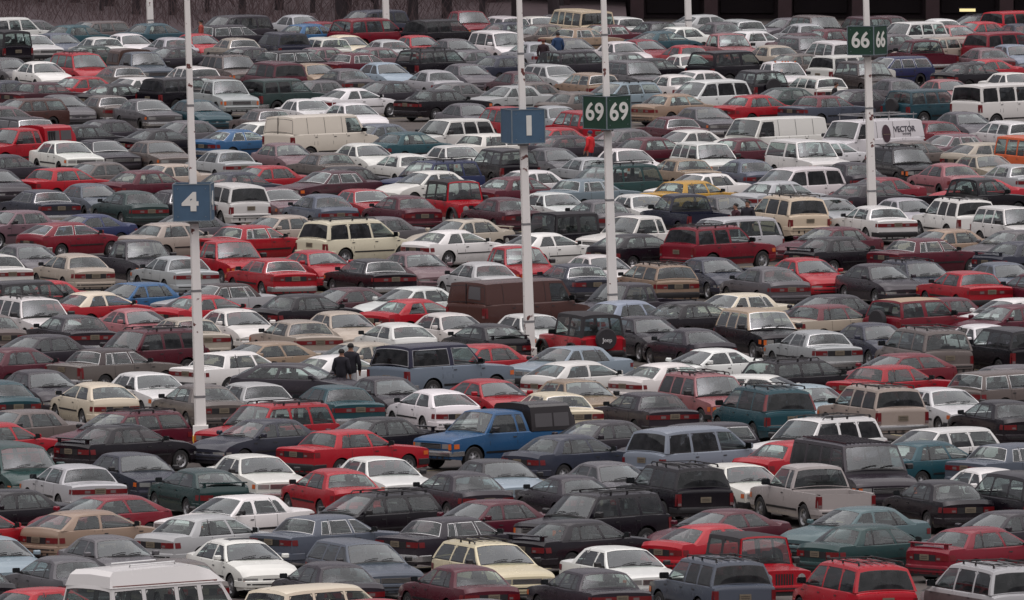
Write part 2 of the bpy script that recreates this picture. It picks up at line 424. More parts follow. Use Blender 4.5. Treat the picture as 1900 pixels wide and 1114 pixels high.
def bumper(s, front, m, chrome=False):
    mb = MB(); e = s.L/2; sg = 1 if front else -1
    z0, z1 = (.30, .50) if not s.sp.get('tall') else (.42, .60)
    if s.sp.get('bed') or s.sp is SPEC['v']: z0, z1 = .44, .62
    path = []
    for i in range(5): x = e - .48 + .44*i/4; path.append((x, s.yside(x, .5) + .018))
    n = 10
    yy = s.yside(e, .5)
    for i in range(n+1):
        path.append((e + .055, yy*(.95 - 1.9*i/n)))
    for i in range(5): x = e - .04 - .44*i/4; path.append((x, -(s.yside(x, .5) + .018)))
    rings = []
    for (x, y) in path:
        k = .94 if abs(y) > .1 else 1
        rings.append([(x-.06, y*.93, z0), (x, y, z0+.02), (x+.012*(1 if x > e-.05 else 0), y, (z0+z1)/2), (x, y, z1-.03), (x-.05, y*.96, z1)])
    mb.grid([[(sg*p[0], p[1], p[2]) for p in r] for r in rings], m, flip=(sg < 0))
    if not chrome:
        mb.box(min(sg*(e+.062), sg*(e+.072)), max(sg*(e+.062), sg*(e+.072)), -yy*.9, yy*.9, (z0+z1)/2-.018, (z0+z1)/2+.018, TRIM, ny=8)
    # air dam below
    mb.box(min(sg*(e-.1), sg*(e+.0)), max(sg*(e-.1), sg*(e+.0)), -yy*.86, yy*.86, z0-.1, z0+.02, TRIM, ny=6)
    return mb

def panel(mb, s, f, m, u0, u1, v0, v1, nu, nv, off=0, flip=False):
    rows = [[f(lerp(u0, u1, i/nu), lerp(v0, v1, j/nv)) for i in range(nu+1)] for j in range(nv+1)]
    mb.grid(rows, m, flip)

def build_top(s, style='', trim=TRIM):
    """roof with its pillars, and the seals round every opening"""
    mb = MB()
    soft = s.sp is SPEC['j']
    roofm = FABRIC if soft else PAINT
    skinm = mat('tan_canvas', (.34, .25, .18), .9, noise=.2, scale=10) if style == 'tantop' else roofm
    rows = [[s.R(u, t) for u in [1 - 2*i/16 for i in range(17)]] for t in [0, .03, .1, .25, .5, .75, .9, .97, 1]]
    mb.grid(rows, skinm)
    mb.grid([[(p[0]*.98, p[1]*.97, p[2]-.035) for p in r] for r in rows], INNER, flip=True)
    for front in (True, False):
        f = lambda u, v: s.G(u, v, front)
        e = .93 if front else (.90 if not s.boxy else .93)
        if soft: e = .9
        keepm = roofm
        if soft and front: roofm = PAINT
        lo, hi = (.02, .93) if front else (.06, .90)
        if s.sp.get('tall') and not front: lo, hi = .03, .86
        panel(mb, s, f, roofm, 1, e, 0, 1, 1, 6, flip=not front)
        panel(mb, s, f, roofm, -e, -1, 0, 1, 1, 6, flip=not front)
        panel(mb, s, f, TRIM if front else PAINT, e, -e, 0, lo, 10, 1, flip=not front)
        panel(mb, s, f, roofm, e, -e, hi, 1, 10, 1, flip=not front)
        du = .022; dv = .03
        if front or not s.sp.get('tall') or True:
            panel(mb, s, f, trim, e, e-du, lo, hi, 1, 6, flip=not front)
            panel(mb, s, f, trim, -e+du, -e, lo, hi, 1, 6, flip=not front)
            panel(mb, s, f, trim, e-du, -e+du, lo, lo+dv, 10, 1, flip=not front)
            panel(mb, s, f, trim, e-du, -e+du, hi-dv, hi, 10, 1, flip=not front)
        roofm = keepm
    # sides
    n = len(s.cols)
    for sg in (1, -1):
        for i in range(n):
            k, b0, t0 = s.cols[i]
            b1, t1 = (s.cols[i+1][1], s.cols[i+1][2]) if i+1 < n else (s.gh[3], s.gh[2])
            f = lambda u, v: s.side(lerp(b0, b1, u), lerp(t0, t1, u), v, sg)
            fl = sg > 0
            if k in 'P':
                panel(mb, s, f, roofm, 0, 1, 0, 1, 1 if b1-b0 < .3 else 3, 6, flip=fl)
            elif k == 'T':
                panel(mb, s, f, TRIM, 0, 1, 0, 1, 1, 6, flip=fl)
            else:
                lo, hi = .035, .88
                panel(mb, s, f, TRIM, 0, 1, 0, lo, 3, 1, flip=fl)
                panel(mb, s, f, roofm, 0, 1, hi, 1, 3, 2, flip=fl)
                w = .018/max(.2, abs(b1-b0)); w2 = w
                panel(mb, s, f, trim, 0, w, lo, hi, 1, 5, flip=fl); panel(mb, s, f, trim, 1-w, 1, lo, hi, 1, 5, flip=fl)
                panel(mb, s, f, trim, w, 1-w, hi-.035, hi, 3, 1, flip=fl)
                panel(mb, s, f, trim, w, 1-w, lo, lo+.025, 3, 1, flip=fl)
                # small corner fillets so that openings are not sharp
                for (ua, va, uu, vv) in ((w, hi-.035, .07/abs(b1-b0), -.12), (1-w, hi-.035, -.07/abs(b1-b0), -.12)):
                    p = [f(ua, va), f(ua+uu, va), f(ua, va+vv)]
                    mb.add(p, [(0, 1, 2)], roofm)
    return mb

def glass_panels(s, gm):
    out = {}
    for front in (True, False):
        f = lambda u, v: s.G(u, v, front)
        e = (.93 if front else (.90 if not s.boxy else .93)) - .022
        if s.sp is SPEC['j']: e = .9 - .022
        lo, hi = (.05, .90) if front else (.09, .87)
        if s.sp.get('tall') and not front: lo, hi = .06, .83
        mb = MB(); panel(mb, s, f, SCREEN if front else gm, e, -e, lo, hi, 12, 6, flip=not front)
        out['windscreen' if front else 'rear_window'] = mb
    n = len(s.cols); lst = []
    gi = [i for i in range(n) if s.cols[i][0] == 'G']
    for sg in (1, -1):
        for i in gi:
            k, b0, t0 = s.cols[i]; b1, t1 = s.cols[i+1][1], s.cols[i+1][2]
            f = lambda u, v: s.side(lerp(b0, b1, u), lerp(t0, t1, u), v, sg)
            w = .018/abs(b1-b0)
            mb = MB(); panel(mb, s, f, GLASS if i == gi[-1] else gm, w, 1-w, .06, .845, 4, 4, flip=sg > 0)
            lst.append((mb, sg, i == gi[-1]))
    out['side'] = lst
    return out

def seats(s, part):
    mb = MB(); x0, x1 = s.gh[0], s.gh[3]
    fx = (s.gh[2] + .1) - .62 if not s.sp.get('bed') else .05
    w = s.shoulder()*.9
    for sg in ((part,) if part in (1, -1) else ()):
        y = sg*w*.48
        mb.box(fx-.12, fx+.02, y-.24, y+.24, s.belt-.3, s.belt+.16, SEAT)
        mb.box(fx-.14, fx-.05, y-.12, y+.12, s.belt+.19, s.belt+.34, SEAT)
        mb.box(fx-.10, fx-.08, y-.05, y+.05, s.belt+.14, s.belt+.21, SEAT)
    if part == 'rear':
        rx = fx - .95
        if not s.sp.get('tall') and s.sp is not SPEC['w']: rx = max(rx, s.gh[1] - .06)
        mb.box(rx-.14, rx+.0, -w*.92, w*.92, s.belt-.3, s.belt+.12, SEAT)
        for sg in (1, -1): mb.box(rx-.15, rx-.06, sg*w*.5-.12, sg*w*.5+.12, s.belt+.12, s.belt+.19, SEAT)
    if part != 1: return mb
    mb.tube([(x1-.42+.02*math.cos(a), w*.48+.18*math.cos(a), s.belt+.02+.16*math.sin(a)) for a in [k*math.pi/5 for k in range(11)]], .014, TRIM, 4)
    return mb

def wheel_meshes(s):
    w = .19 if not s.sp.get('tall') else .22
    t = MB(); r = s.r
    t.lathe_y([(-w/2, r*.62), (-w/2, r*.93), (-w/2+.025, r), (w/2-.025, r), (w/2, r*.93), (w/2, r*.66), (w/2-.02, r*.60)], TYRE, 20)
    h = MB()
    h.lathe_y([(w/2-.02, r*.66), (w/2+.0, r*.64), (w/2-.02, r*.56), (w/2-.045, r*.50), (w/2-.03, r*.25), (w/2-.005, r*.16), (w/2-.005, 0.001)], RIM, 20)
    for k in range(7):
        a = 2*math.pi*k/7; c, d = math.cos(a), math.sin(a)
        p = []
        for (rr, da) in ((r*.30, -.10), (r*.30, .10), (r*.50, .14), (r*.50, -.14)):
            aa = a + da; p.append((rr*math.cos(aa), w/2-.026, rr*math.sin(aa)))
        h.add(p, [(0, 1, 2, 3)], TRIM)
    return t.mesh('tyre'), h.mesh('hubcap')

def lamps(s, style):
    """front lamps and grille; tail lamps by style"""
    e = s.L/2; yy = s.yside(e, .6); boxy = s.boxy; tall = s.sp.get('tall')
    F = {}
    zt = s.ztop(e) - .03
    h = .12 if not boxy else .13
    if tall: h = .15
    z1 = zt - .015; z0 = z1 - h
    for sg in (1, -1):
        mb = MB()
        if s.sp is SPEC['j']:
            for k in range(1):
                n = 14; r = .10; yc = sg*yy*.62; zc = zt - .15
                vs = [(e+.03, yc, zc)] + [(e+.012, yc + r*math.cos(2*math.pi*i/n), zc + r*math.sin(2*math.pi*i/n)) for i in range(n)]
                mb.add(vs, [(0, 1+(i+1) % n, 1+i) for i in range(n)], CLEAR)
                vs = [(e+.012, yc + r*q*math.cos(2*math.pi*i/n), zc + r*q*math.sin(2*math.pi*i/n)) for q in (1, 1.15) for i in range(n)]
                mb.add(vs, [(i, (i+1) % n, n+(i+1) % n, n+i) for i in range(n)], CHROME)
        else:
            a, b = (.52, .99) if not boxy else (.55, .93)
            mb.box(e-.06, e+.014, min(sg*yy*a, sg*yy*b), max(sg*yy*a, sg*yy*b), z0+.01, z1, CLEAR, ny=5)
            s.patch_side(mb, e-.26, e-.045, z0+.01, z1, AMBER if boxy or tall else CLEAR, off=.010, n=3, sg=sg)
            if not boxy: mb.box(e-.05, e+.018, min(sg*yy*.86, sg*yy*.985), max(sg*yy*.86, sg*yy*.985), z0+.01, z0+.05, AMBER, ny=2)
            elif tall: mb.box(e-.05, e+.018, min(sg*yy*.84, sg*yy*.95), max(sg*yy*.84, sg*yy*.95), z0-.02, z1, AMBER, ny=2)
        F['headlight', sg] = mb
    g = MB()
    if s.sp is SPEC['j']:
        for k in range(7): g.box(e+.0, e+.014, -.26+k*.075, -.22+k*.075, zt-.34, zt-.04, TRIM)
    elif boxy:
        g.box(e-.02, e+.012, -yy*.5, yy*.5, z0, z1, TRIM, ny=4)
        for k in range(4 if not tall else 3): zz = z0 + (z1-z0)*(k+.5)/4; g.box(e+.012, e+.022, -yy*.5, yy*.5, zz-.006, zz+.006, CHROME, ny=4)
        for sg in (1, -1): g.box(e+.012, e+.024, sg*yy*.5-.008, sg*yy*.5+.008, z0, z1, CHROME)
        g.box(e+.012, e+.024, -yy*.5, yy*.5, z1-.006, z1+.006, CHROME, ny=4)
    else:
        g.box(e-.02, e+.010, -yy*.34, yy*.34, z1-.075, z1-.015, TRIM, ny=4)
        g.box(e+.010, e+.016, -.05, .05, z1-.065, z1-.025, CHROME)
        g.box(e-.0, e+.02, -yy*.55, yy*.55, .22, .29, TRIM, ny=4)
    F['grille'] = g
    # tail
    yy = s.yside(-e, .7); zt = s.ztop(-e) - .03
    z1 = min(zt - .03, .86 if not tall else 1.0); z0 = z1 - .15
    if s.sp is SPEC['v']: z1 = 1.12; z0 = .80
    for sg in (1, -1):
        mb = MB()
        if style == 'v':
            z1v, z0v = (zt-.0, zt-.34) if s.sp is not SPEC['p'] else (.98, .66)
            mb.box(-e-.016, -e+.06, min(sg*yy*.86, sg*yy*.995), max(sg*yy*.86, sg*yy*.995), z0v, z1v, REDL, ny=2)
            mb.box(-e-.018, -e+.0, min(sg*yy*.87, sg*yy*.985), max(sg*yy*.87, sg*yy*.985), z0v+.01, z0v+.08, REVL, ny=2)
            s.patch_side(mb, -e+.02, -e+.12, z0v, z1v, REDL, off=.010, n=2, sg=sg)
        elif style == 'band':
            mb.box(-e-.014, -e+.04, min(sg*.16, sg*yy*.99), max(sg*.16, sg*yy*.99), z0-.005, z1-.02, REDL, ny=6)
            mb.box(-e-.018, -e, min(sg*.30, sg*.46), max(sg*.30, sg*.46), z0+.02, z1-.05, REVL)
            s.patch_side(mb, -e+.03, -e+.18, z0, z1-.02, REDL, off=.010, n=2, sg=sg)
        else:
            mb.box(-e-.014, -e+.04, min(sg*yy*.52, sg*yy*.99), max(sg*yy*.52, sg*yy*.99), z0, z1, REDL, ny=4)
            mb.box(-e-.019, -e, min(sg*yy*.56, sg*yy*.70), max(sg*yy*.56, sg*yy*.70), z0+.02, z0+.075, REVL)
            s.patch_side(mb, -e+.03, -e+.24, z0, z1, REDL, off=.010, n=3, sg=sg)
        F['tail_light', sg] = mb
    p = MB(); pz = (z0+z1)/2 - .075 if (style != 'v') else .72
    if style == 'v' and s.sp is SPEC['p']: pz = .46
    p.box(-e-.024, -e-.006, -.16, .16, pz, pz+.155, PLATE)
    p.box(-e-.030, -e-.024, -.12, .12, pz+.045, pz+.055, TRIM); p.box(-e-.030, -e-.024, -.12, .12, pz+.095, pz+.105, TRIM)
    F['license_plate'] = p
    b = MB()
    b.box(-e-.006, -e+.0, -yy*.5, yy*.5, z0-.02, z1-.0, TRIM, ny=4)
    F['back_panel'] = b
    return F

def mirror(s, sg):
    mb = MB(); x = s.gh[3] - .28; y = s.shoulder(); z = s.belt + .05
    big = 1.25 if s.sp.get('tall') else 1
    pts = []
    for (xx, sc) in ((0, 1), (.05*big, .95), (.10*big, .6)):
        pts.append([(x + xx, sg*(y + .03 + .20*big*.5 + .10*big*sc*a), z + .065*big + .065*big*sc*b) for a, b in ((-1, -.7), (-.8, -1), (.8, -1), (1, -.7), (1, .7), (.8, 1), (-.8, 1), (-1, .7), (-1, -.7))])
    mb.grid(pts, PAINT if not s.boxy else TRIM, flip=sg < 0)
    mb.add([(q[0]-.001, q[1], q[2]) for q in pts[0][:8]], [tuple(range(8))], mat('mirror_glass', (.12, .125, .13), .12, metal=1))
    mb.add(pts[2][:8], [tuple(range(8))], PAINT if not s.boxy else TRIM)
    mb.box(x+.02, x+.07, min(sg*(y-.06), sg*(y+.06)), max(sg*(y-.06), sg*(y+.06)), z-.01, z+.03, TRIM)
    return mb

def rack(s):
    mb = MB()
    for sg in (1, -1):
        pts = [(lerp(s.gh[1]+.15, s.gh[2]-.25, i/6), sg*s.wr*.88, s.H + .035) for i in range(7)]
        pts = [(pts[0][0]-.06, pts[0][1], s.H-.03)] + pts + [(pts[-1][0]+.08, pts[-1][1], s.H-.03)]
        mb.tube(pts, .018, TRIM, 5)
        for i in (1, 4, 6): mb.box(pts[i][0]-.03, pts[i][0]+.03, pts[i][1]-.015, pts[i][1]+.015, s.H-.045, s.H+.03, TRIM)
    for i in range(2):
        x = lerp(s.gh[1]+.35, s.gh[2]-.6, i); mb.tube([(x, -s.wr*.88, s.H+.05), (x, s.wr*.88, s.H+.05)], .015, TRIM, 5)
    for k in range(5):
        y = (k-2)*s.wr*.3; x0 = s.gh[1]+.2; x1 = s.gh[2]-.5
        mb.box(x0, x1, y-.012, y+.012, s.H-.012, s.H+.008, TRIM if k % 2 else RIM)
    return mb

def wipers(s):
    mb = MB()
    for (ya, yb) in ((.10, .55), (-.50, -.02)):
        pts = []
        for i in range(5):
            u = lerp(ya, yb, i/4); v = .045 + .09*math.sin(math.pi*.5*(i/4)); p = s.G(-u if False else u, v, True)
            pts.append((p[0]+.02, p[1], p[2]+.02))
        mb.tube(pts, .013, TRIM, 4)
    return mb

SHAPES = {k: Shape(v) for k, v in SPEC.items()}
CACHE = {}
def cached(key, fn):
    if key not in CACHE: CACHE[key] = fn()
    return CACHE[key]
def short_spec():
    d = dict(SPEC['u']); d.update(L=3.9, wb=2.25, gh=(-1.80, -1.66, .28, .80), H=1.68,
        top=[(-1.95, .98), (-1.93, 1.04), (-1.8, 1.06), (.8, 1.04), (1.6, .96), (1.88, .90), (1.95, .84)],
        cols=[('P', -1.80, -1.66), ('G', -1.70, -1.58), ('P', -.72, -.72), ('G', -.55, -.56), ('P', .68, .24)])
    return d
SPEC['ushort'] = short_spec(); SHAPES['ushort'] = Shape(SPEC['ushort'])
def big_spec():
    d = dict(SPEC['u']); d.update(L=4.85, wb=2.8, H=1.82, W=1.92, gh=(-2.30, -2.15, .40, .95),
        top=[(-2.425, 1.05), (-2.40, 1.12), (-2.2, 1.14), (.9, 1.12), (2.1, 1.04), (2.36, 1.0), (2.425, .92)], belt=1.11, wr=.74,
        cols=[('P', -2.30, -2.15), ('G', -2.16, -2.04), ('P', -.52, -.52), ('G', -.34, -.35), ('P', .82, .36)])
    return d
SPEC['ubig'] = big_spec(); SHAPES['ubig'] = Shape(SPEC['ubig'])
CDICT = {
 'white': (.72, .71, .69), 'cream': (.68, .61, .46), 'offwhite': (.74, .70, .58), 'yellowcream': (.66, .60, .41), 'beige': (.40, .345, .285), 'sand': (.58, .49, .36), 'tan': (.30, .215, .155),
 'silver': (.40, .41, .42), 'silverbeige': (.43, .40, .38), 'grey': (.105, .098, .108), 'dgrey': (.026, .021, .029), 'black': (.006, .004, .008),
 'navy': (.018, .028, .085), 'dnavy': (.018, .020, .038), 'blue': (.028, .105, .235), 'lblue': (.27, .34, .39), 'slate': (.088, .104, .135), 'dslate': (.028, .032, .050),
 'slatelight': (.22, .255, .32), 'blueslate': (.17, .215, .26), 'teal': (.013, .062, .080), 'dteal': (.02, .06, .08), 'teallight': (.075, .125, .14), 'green': (.014, .045, .045), 'dgreen': (.022, .042, .040),
 'red': (.37, .008, .018), 'crimson': (.17, .007, .018), 'maroon': (.085, .009, .020), 'dmaroon': (.055, .014, .022), 'brown': (.075, .032, .026), 'dbrown': (.05, .036, .036),
 'rose': (.33, .12, .13), 'rosegrey': (.17, .10, .115), 'taupe': (.135, .112, .104), 'yellow': (.54, .30, .045), 'orange': (.72, .12, .02), 'vinyl': (.035, .022, .020)}

KIND = {'s': ('saloon_car', 'car'), 'b': ('saloon_car', 'car'), 'c': ('coupe_car', 'car'), 'h': ('hatchback_car', 'car'), 'w': ('estate_car', 'car'),
        'u': ('off_road_car', 'off-road car'), 'm': ('minivan', 'minivan'), 'v': ('van', 'van'), 'p': ('pickup_truck', 'pickup truck'), 'j': ('soft_top_off_road_car', 'off-road car')}

def set_props(o, label, cat, group=None):
    o['label'] = label; o['category'] = cat
    if group: o['group'] = group

def vehicle(t, x, y, ang, col, cls, flags, near, label):
    key = t
    if t == 'u' and 'short' in flags: key = 'ushort'
    if t == 'u' and 'big' in flags: key = 'ubig'
    s = SHAPES[key]
    rnd = random.Random(int(x*100) + int(y*37))
    base = CDICT[col]
    k = rnd.uniform(.86, 1.12); base = tuple(min(.85, c*k*rnd.uniform(.97, 1.03)) for c in base)
    nm, cat = KIND[t]
    root = bpy.data.objects.new(nm, None); C.objects.link(root)
    root.location = (x, y, 0); root.rotation_euler = (0, 0, ang); root.empty_display_size = .3
    set_props(root, label, cat, 'parked vehicles filling the lot')
    ch = CHROME if ('ch' in flags or (t in 'bw' and not flags and rnd.random() < .35)) else TRIM
    gm = DARKGLASS if ('dkw' in flags or (t in 'vmu' and rnd.random() < .35)) else GLASS
    style = 'v' if (t in 'uvmpj' or 'tv' in flags) else ('band' if ('tb' in flags or (not flags and s.boxy and rnd.random() < .3)) else 'pair')
    wpf = s.wp
    def mk(tag, fn, warp=True, smooth=True):
        def g():
            mb = fn()
            if warp: mb.warp(wpf)
            return mb.mesh(tag, smooth)
        return g
    P = root
    body = link('body', cached((key, 'body'), mk('body', lambda: build_body(s))), P, color=base)
    roofcol = base
    if 'rblack' in flags and t != 'j': roofcol = (.02, .018, .022)
    if 'rnavy' in flags: roofcol = (.018, .018, .04)
    if 'rtan' in flags: roofcol = (.42, .32, .22)
    if 'rcream' in flags: roofcol = (.66, .58, .46)
    if 'rmaroon' in flags: roofcol = (.14, .03, .04)
    if 'rbrown' in flags: roofcol = (.035, .020, .020)
    if 'soft' in flags: roofcol = (.012, .01, .014)
    nowin = 'nowin' in flags
    if nowin:
        def fn():
            keep = s.cols; s.cols = [keep[0], ('P', keep[-3][1]-.3, keep[-3][2]-.3)] + keep[-3:]
            # one long blind panel between the rear corner and the door
            s.cols = [('P', keep[0][1], keep[0][2])] + keep[-2:]
            mb = build_top(s, '', TRIM)
            for sg in (1, -1):
                for fx in (-1.7, -.7, .3):
                    rows = [[s.side(fx, fx, v, sg) for v in (0.02, .5, .96)], [s.side(fx+.02, fx+.02, v, sg) for v in (0.02, .5, .96)]]
                    mb.grid([[(p[0], p[1]+sg*.008, p[2]) for p in r] for r in rows], TRIM)
            s.cols = keep
            return mb
        roof = link('roof', cached((key, 'topnw'), mk('roof', fn, False)), P, color=roofcol)
    elif 'tantop' in flags:
        roof = link('soft_roof', cached((key, 'toptan'), mk('roof', lambda: build_top(s, 'tantop', TRIM), False)), P, color=base)
    elif t == 'j' or 'rcream' in flags:
        roof = link('soft_roof', cached((key, 'top', ch), mk('roof', lambda: build_top(s, '', TRIM), False)), P, color=roofcol)
    else:
        roof = link('roof', cached((key, 'top', ch), mk('roof', lambda: build_top(s, '', ch), False)), P, color=roofcol)
    G = cached((key, 'glass', gm, nowin), lambda: {k2: ([(m.mesh('side_window'), sg, fr) for m, sg, fr in v] if k2 == 'side' else v.mesh(k2)) for k2, v in glass_panels(s, gm).items()})
    link('windscreen', G['windscreen'], P)
    if not nowin: link('rear_window', G['rear_window'], P)
    else:
        def fn():
            mb = MB(); f = lambda u, v: s.G(u, v, False)
            panel(mb, s, f, PAINT, .91, -.91, .05, .84, 6, 3, flip=True)
            return mb
        link('rear_doors', cached((key, 'reardoor'), mk('rear_doors', fn, False)), P, color=base)
        def fn2():
            mb = MB()
            mb.box(-e0-.012, -e0+.02, -.012, .012, .55, 1.98, TRIM)
            for yy in (-.30, .30): mb.box(-e0-.03, -e0+.02, yy-.10, yy+.10, 1.12, 1.16, TRIM)
            return mb
        e0 = s.L/2 - .04
        link('door_seams', cached((key, 'doorseam'), mk('door_seams', fn2, False)), P)
        if col == 'brown':
            mb = MB(); f = lambda u, v: (lambda p: (p[0]-.012, p[1], p[2]))(s.G(u, v, False))
            panel(mb, s, f, CAPGLASS, .0-.12, -.72, .18, .80, 3, 2, flip=True); link('rear_window', mb.mesh('rear_window'), P)
    for me, sg, fr in G['side']:
        if nowin and not fr: continue
        link('side_window', me, P)
    L = cached((key, 'lamps', style), lambda: {k2: (v.warp(wpf), v.mesh('lamp'))[1] for k2, v in lamps(s, style).items()})
    fv = cls in 'BDE'       # nose shown to the camera
    for sg in (1, -1):
        if near or fv: link('headlight', L['headlight', sg], P)
        if near or not fv or cls == 'E': link('tail_light', L['tail_light', sg], P)
    if near or fv: link('grille', L['grille'], P)
    if near or not fv:
        link('license_plate', L['license_plate'], P)
        if style == 'pair': link('rear_panel', L['back_panel'], P, color=base)
    chb = 'ch' in flags or (s.boxy and t in 'bup' and rnd.random() < .3)
    bm_ = CHROME if chb else (PAINT if rnd.random() < .6 or not s.boxy else TRIM)
    for fr in (True, False):
        if near or fr == fv:
            link('bumper', cached((key, 'bump', fr, bm_), mk('bumper', lambda: bumper(s, fr, bm_, chb))), P, color=base)
    ty, hub = cached((key, 'wheel'), lambda: wheel_meshes(s))
    for xa in (s.xf, s.xb):
        for sg in (1, -1):
            w = link('wheel', ty, P, (xa, sg*(s.hw - .115), s.r), (0, 0, 0 if sg > 0 else math.pi))
            if near: link('hubcap', hub, w)
    for part in (1, -1) + (() if t == 'p' else ('rear',)):
        link('front_seat' if part != 'rear' else 'rear_seat', cached((key, 'seats', part), mk('seats', lambda: seats(s, part), False, False)), P)
    if near:
        for sg in (1, -1):
            mcol = base if 'redmir' in flags or not s.boxy else base
            link('wing_mirror', cached((key, 'mir', sg), mk('mirror', lambda: mirror(s, sg), False)), P, color=mcol)
        if fv: link('wipers', cached((key, 'wip'), mk('wipers', lambda: wipers(s), False)), P)
    if 'rk' in flags: link('roof_rack', cached((key, 'rack'), mk('rack', lambda: rack(s), False)), P)
    e = s.L/2
    if 'sp' in flags:
        def fn():
            mb = MB(); z = s.ztop(-e+.2) + .10
            mb.box(-e+.06, -e+.26, -s.hw*.82, s.hw*.82, z, z+.03, PAINT, ny=6)
            for sg in (1, -1): mb.box(-e+.10, -e+.22, sg*s.hw*.7-.03, sg*s.hw*.7+.03, z-.12, z, PAINT)
            return mb
        link('rear_spoiler', cached((key, 'spoil'), mk('spoiler', fn)), P, color=base)
    if 'sun' in flags:
        def fn():
            mb = MB()
            mb.grid([[(lerp(-.45, .05, i/3), lerp(-.36, .36, j/6), s.roofpt(lerp(-.36, .36, j/6)/s.wr, -.2)+.006) for j in range(7)] for i in range(4)], DARKGLASS); return mb
        link('sunroof', cached((key, 'sunroof'), mk('sunroof', fn, False)), P)
    if 'spare' in flags:
        def fn():
            mb = MB(); n = 20; r = .36; zc = .98; yc = 0; x0 = -e-.03
            prof = [(x0, .001), (x0, r*.9), (x0-.05, r), (x0-.16, r), (x0-.20, r*.92), (x0-.205, .001)]
            vs = []; fs = []
            for (xx, rr) in prof:
                for q in range(n): vs.append((xx, yc + rr*math.cos(2*math.pi*q/n), zc + rr*math.sin(2*math.pi*q/n)))
            for i in range(len(prof)-1):
                for q in range(n): fs.append((i*n+q, i*n+(q+1) % n, (i+1)*n+(q+1) % n, (i+1)*n+q))
            mb.add(vs, fs, FABRIC); return mb
        sw = link('spare_wheel_cover', cached((key, 'spare'), mk('spare', fn, False)), P)
        if t == 'j':
            tx = text_mesh('Jeep', .20, .012, mat('cover_lettering', (.6, .6, .6), .6))
            link('lettering', tx, sw, (-e-.245, 0, .95), (R(90), 0, R(-90)))
    if t == 'j':
        def fn():
            mb = MB()
            for xa in (s.xf, s.xb):
                for sg in (1, -1):
                    ra = s.r + .11
                    vs = []
                    for k in range(13):
                        a = math.pi*(k)/12
                        for (rr, y) in ((ra, s.hw*.94), (ra+.02, s.hw*1.12), (ra-.03, s.hw*1.12)):
                            vs.append((xa + rr*math.cos(a), sg*y, s.r*.95 + rr*math.sin(a)))
                    mb.add(vs, [q for k in range(12) for q in ((3*k, 3*k+3, 3*k+4, 3*k+1), (3*k+1, 3*k+4, 3*k+5, 3*k+2))], TRIM)
            return mb
        link('wheel_arch_flares', cached((key, 'flare'), mk('flare', fn, False)), P)
    if 'hitop' in flags:
        def fn():
            mb = MB()
            rows = []
            for i, (xx, zz, ww) in enumerate(((-2.46, .0, .98), (-2.40, .28, .92), (-2.25, .40, .84), (-.5, .44, .84), (.55, .42, .84), (1.0, .30, .82), (1.36, .0, .80))):
                rows.append([(xx, u*s.wr*(ww if abs(u) < .99 else 1.03), s.H - .05 + zz*(1 if abs(u) < .99 else 0) - .04*abs(u)) for u in (-1, -.98, -.93, -.8, -.4, 0, .4, .8, .93, .98, 1)])
            mb.grid(rows, PAINT, flip=True)
            for sg in (1, -1):
                mb.tube([(-1.4, sg*.35, s.H+.36), (-1.38, sg*.35, s.H+.42), (.1, sg*.35, s.H+.44), (.12, sg*.35, s.H+.38)], .02, CHROME, 5)
                mb.box(-2.4, 1.1, sg*s.wr*1.0-.012, sg*s.wr*1.0+.012, s.H-.07, s.H-.03, mat('band_stripe', (.22, .10, .09), .6))
            return mb
        link('raised_roof', cached((key, 'hitop'), mk('raised', fn, False)), P, color=base)
    if 'rib' in flags:
        def fn():
            mb = MB()
            for k in range(11): mb.box(-2.3, 1.0, -.62+k*.124-.012, -.62+k*.124+.012, s.H-.03, s.H+.012, PAINT)
            return mb
        link('roof_ribs', cached((key, 'rib'), mk('rib', fn, False)), P, color=base)
    if 'redp' in flags:
        def fn():
            mb = MB()
            for sg in (1, -1):
                rows = [[(lambda p: (p[0]-.012, p[1]+sg*.01, p[2]))(s.G(sg*lerp(.91, 1.0, a), v, False)) for a in (0, .5, 1)] for v in (.05, .3, .6, .9)]
                mb.grid(rows, REDL)
                rows = [[(lambda p: (p[0]-.01, p[1]+sg*.008, p[2]))(s.side(lerp(-2.14, -2.02, a), lerp(-1.94, -1.87, a), v, sg)) for a in (0, 1)] for v in (.05, .4, .9)]
                mb.grid(rows, REDL)
            return mb
        link('pillar_lamps', cached((key, 'redp'), mk('redp', fn, False)), P)
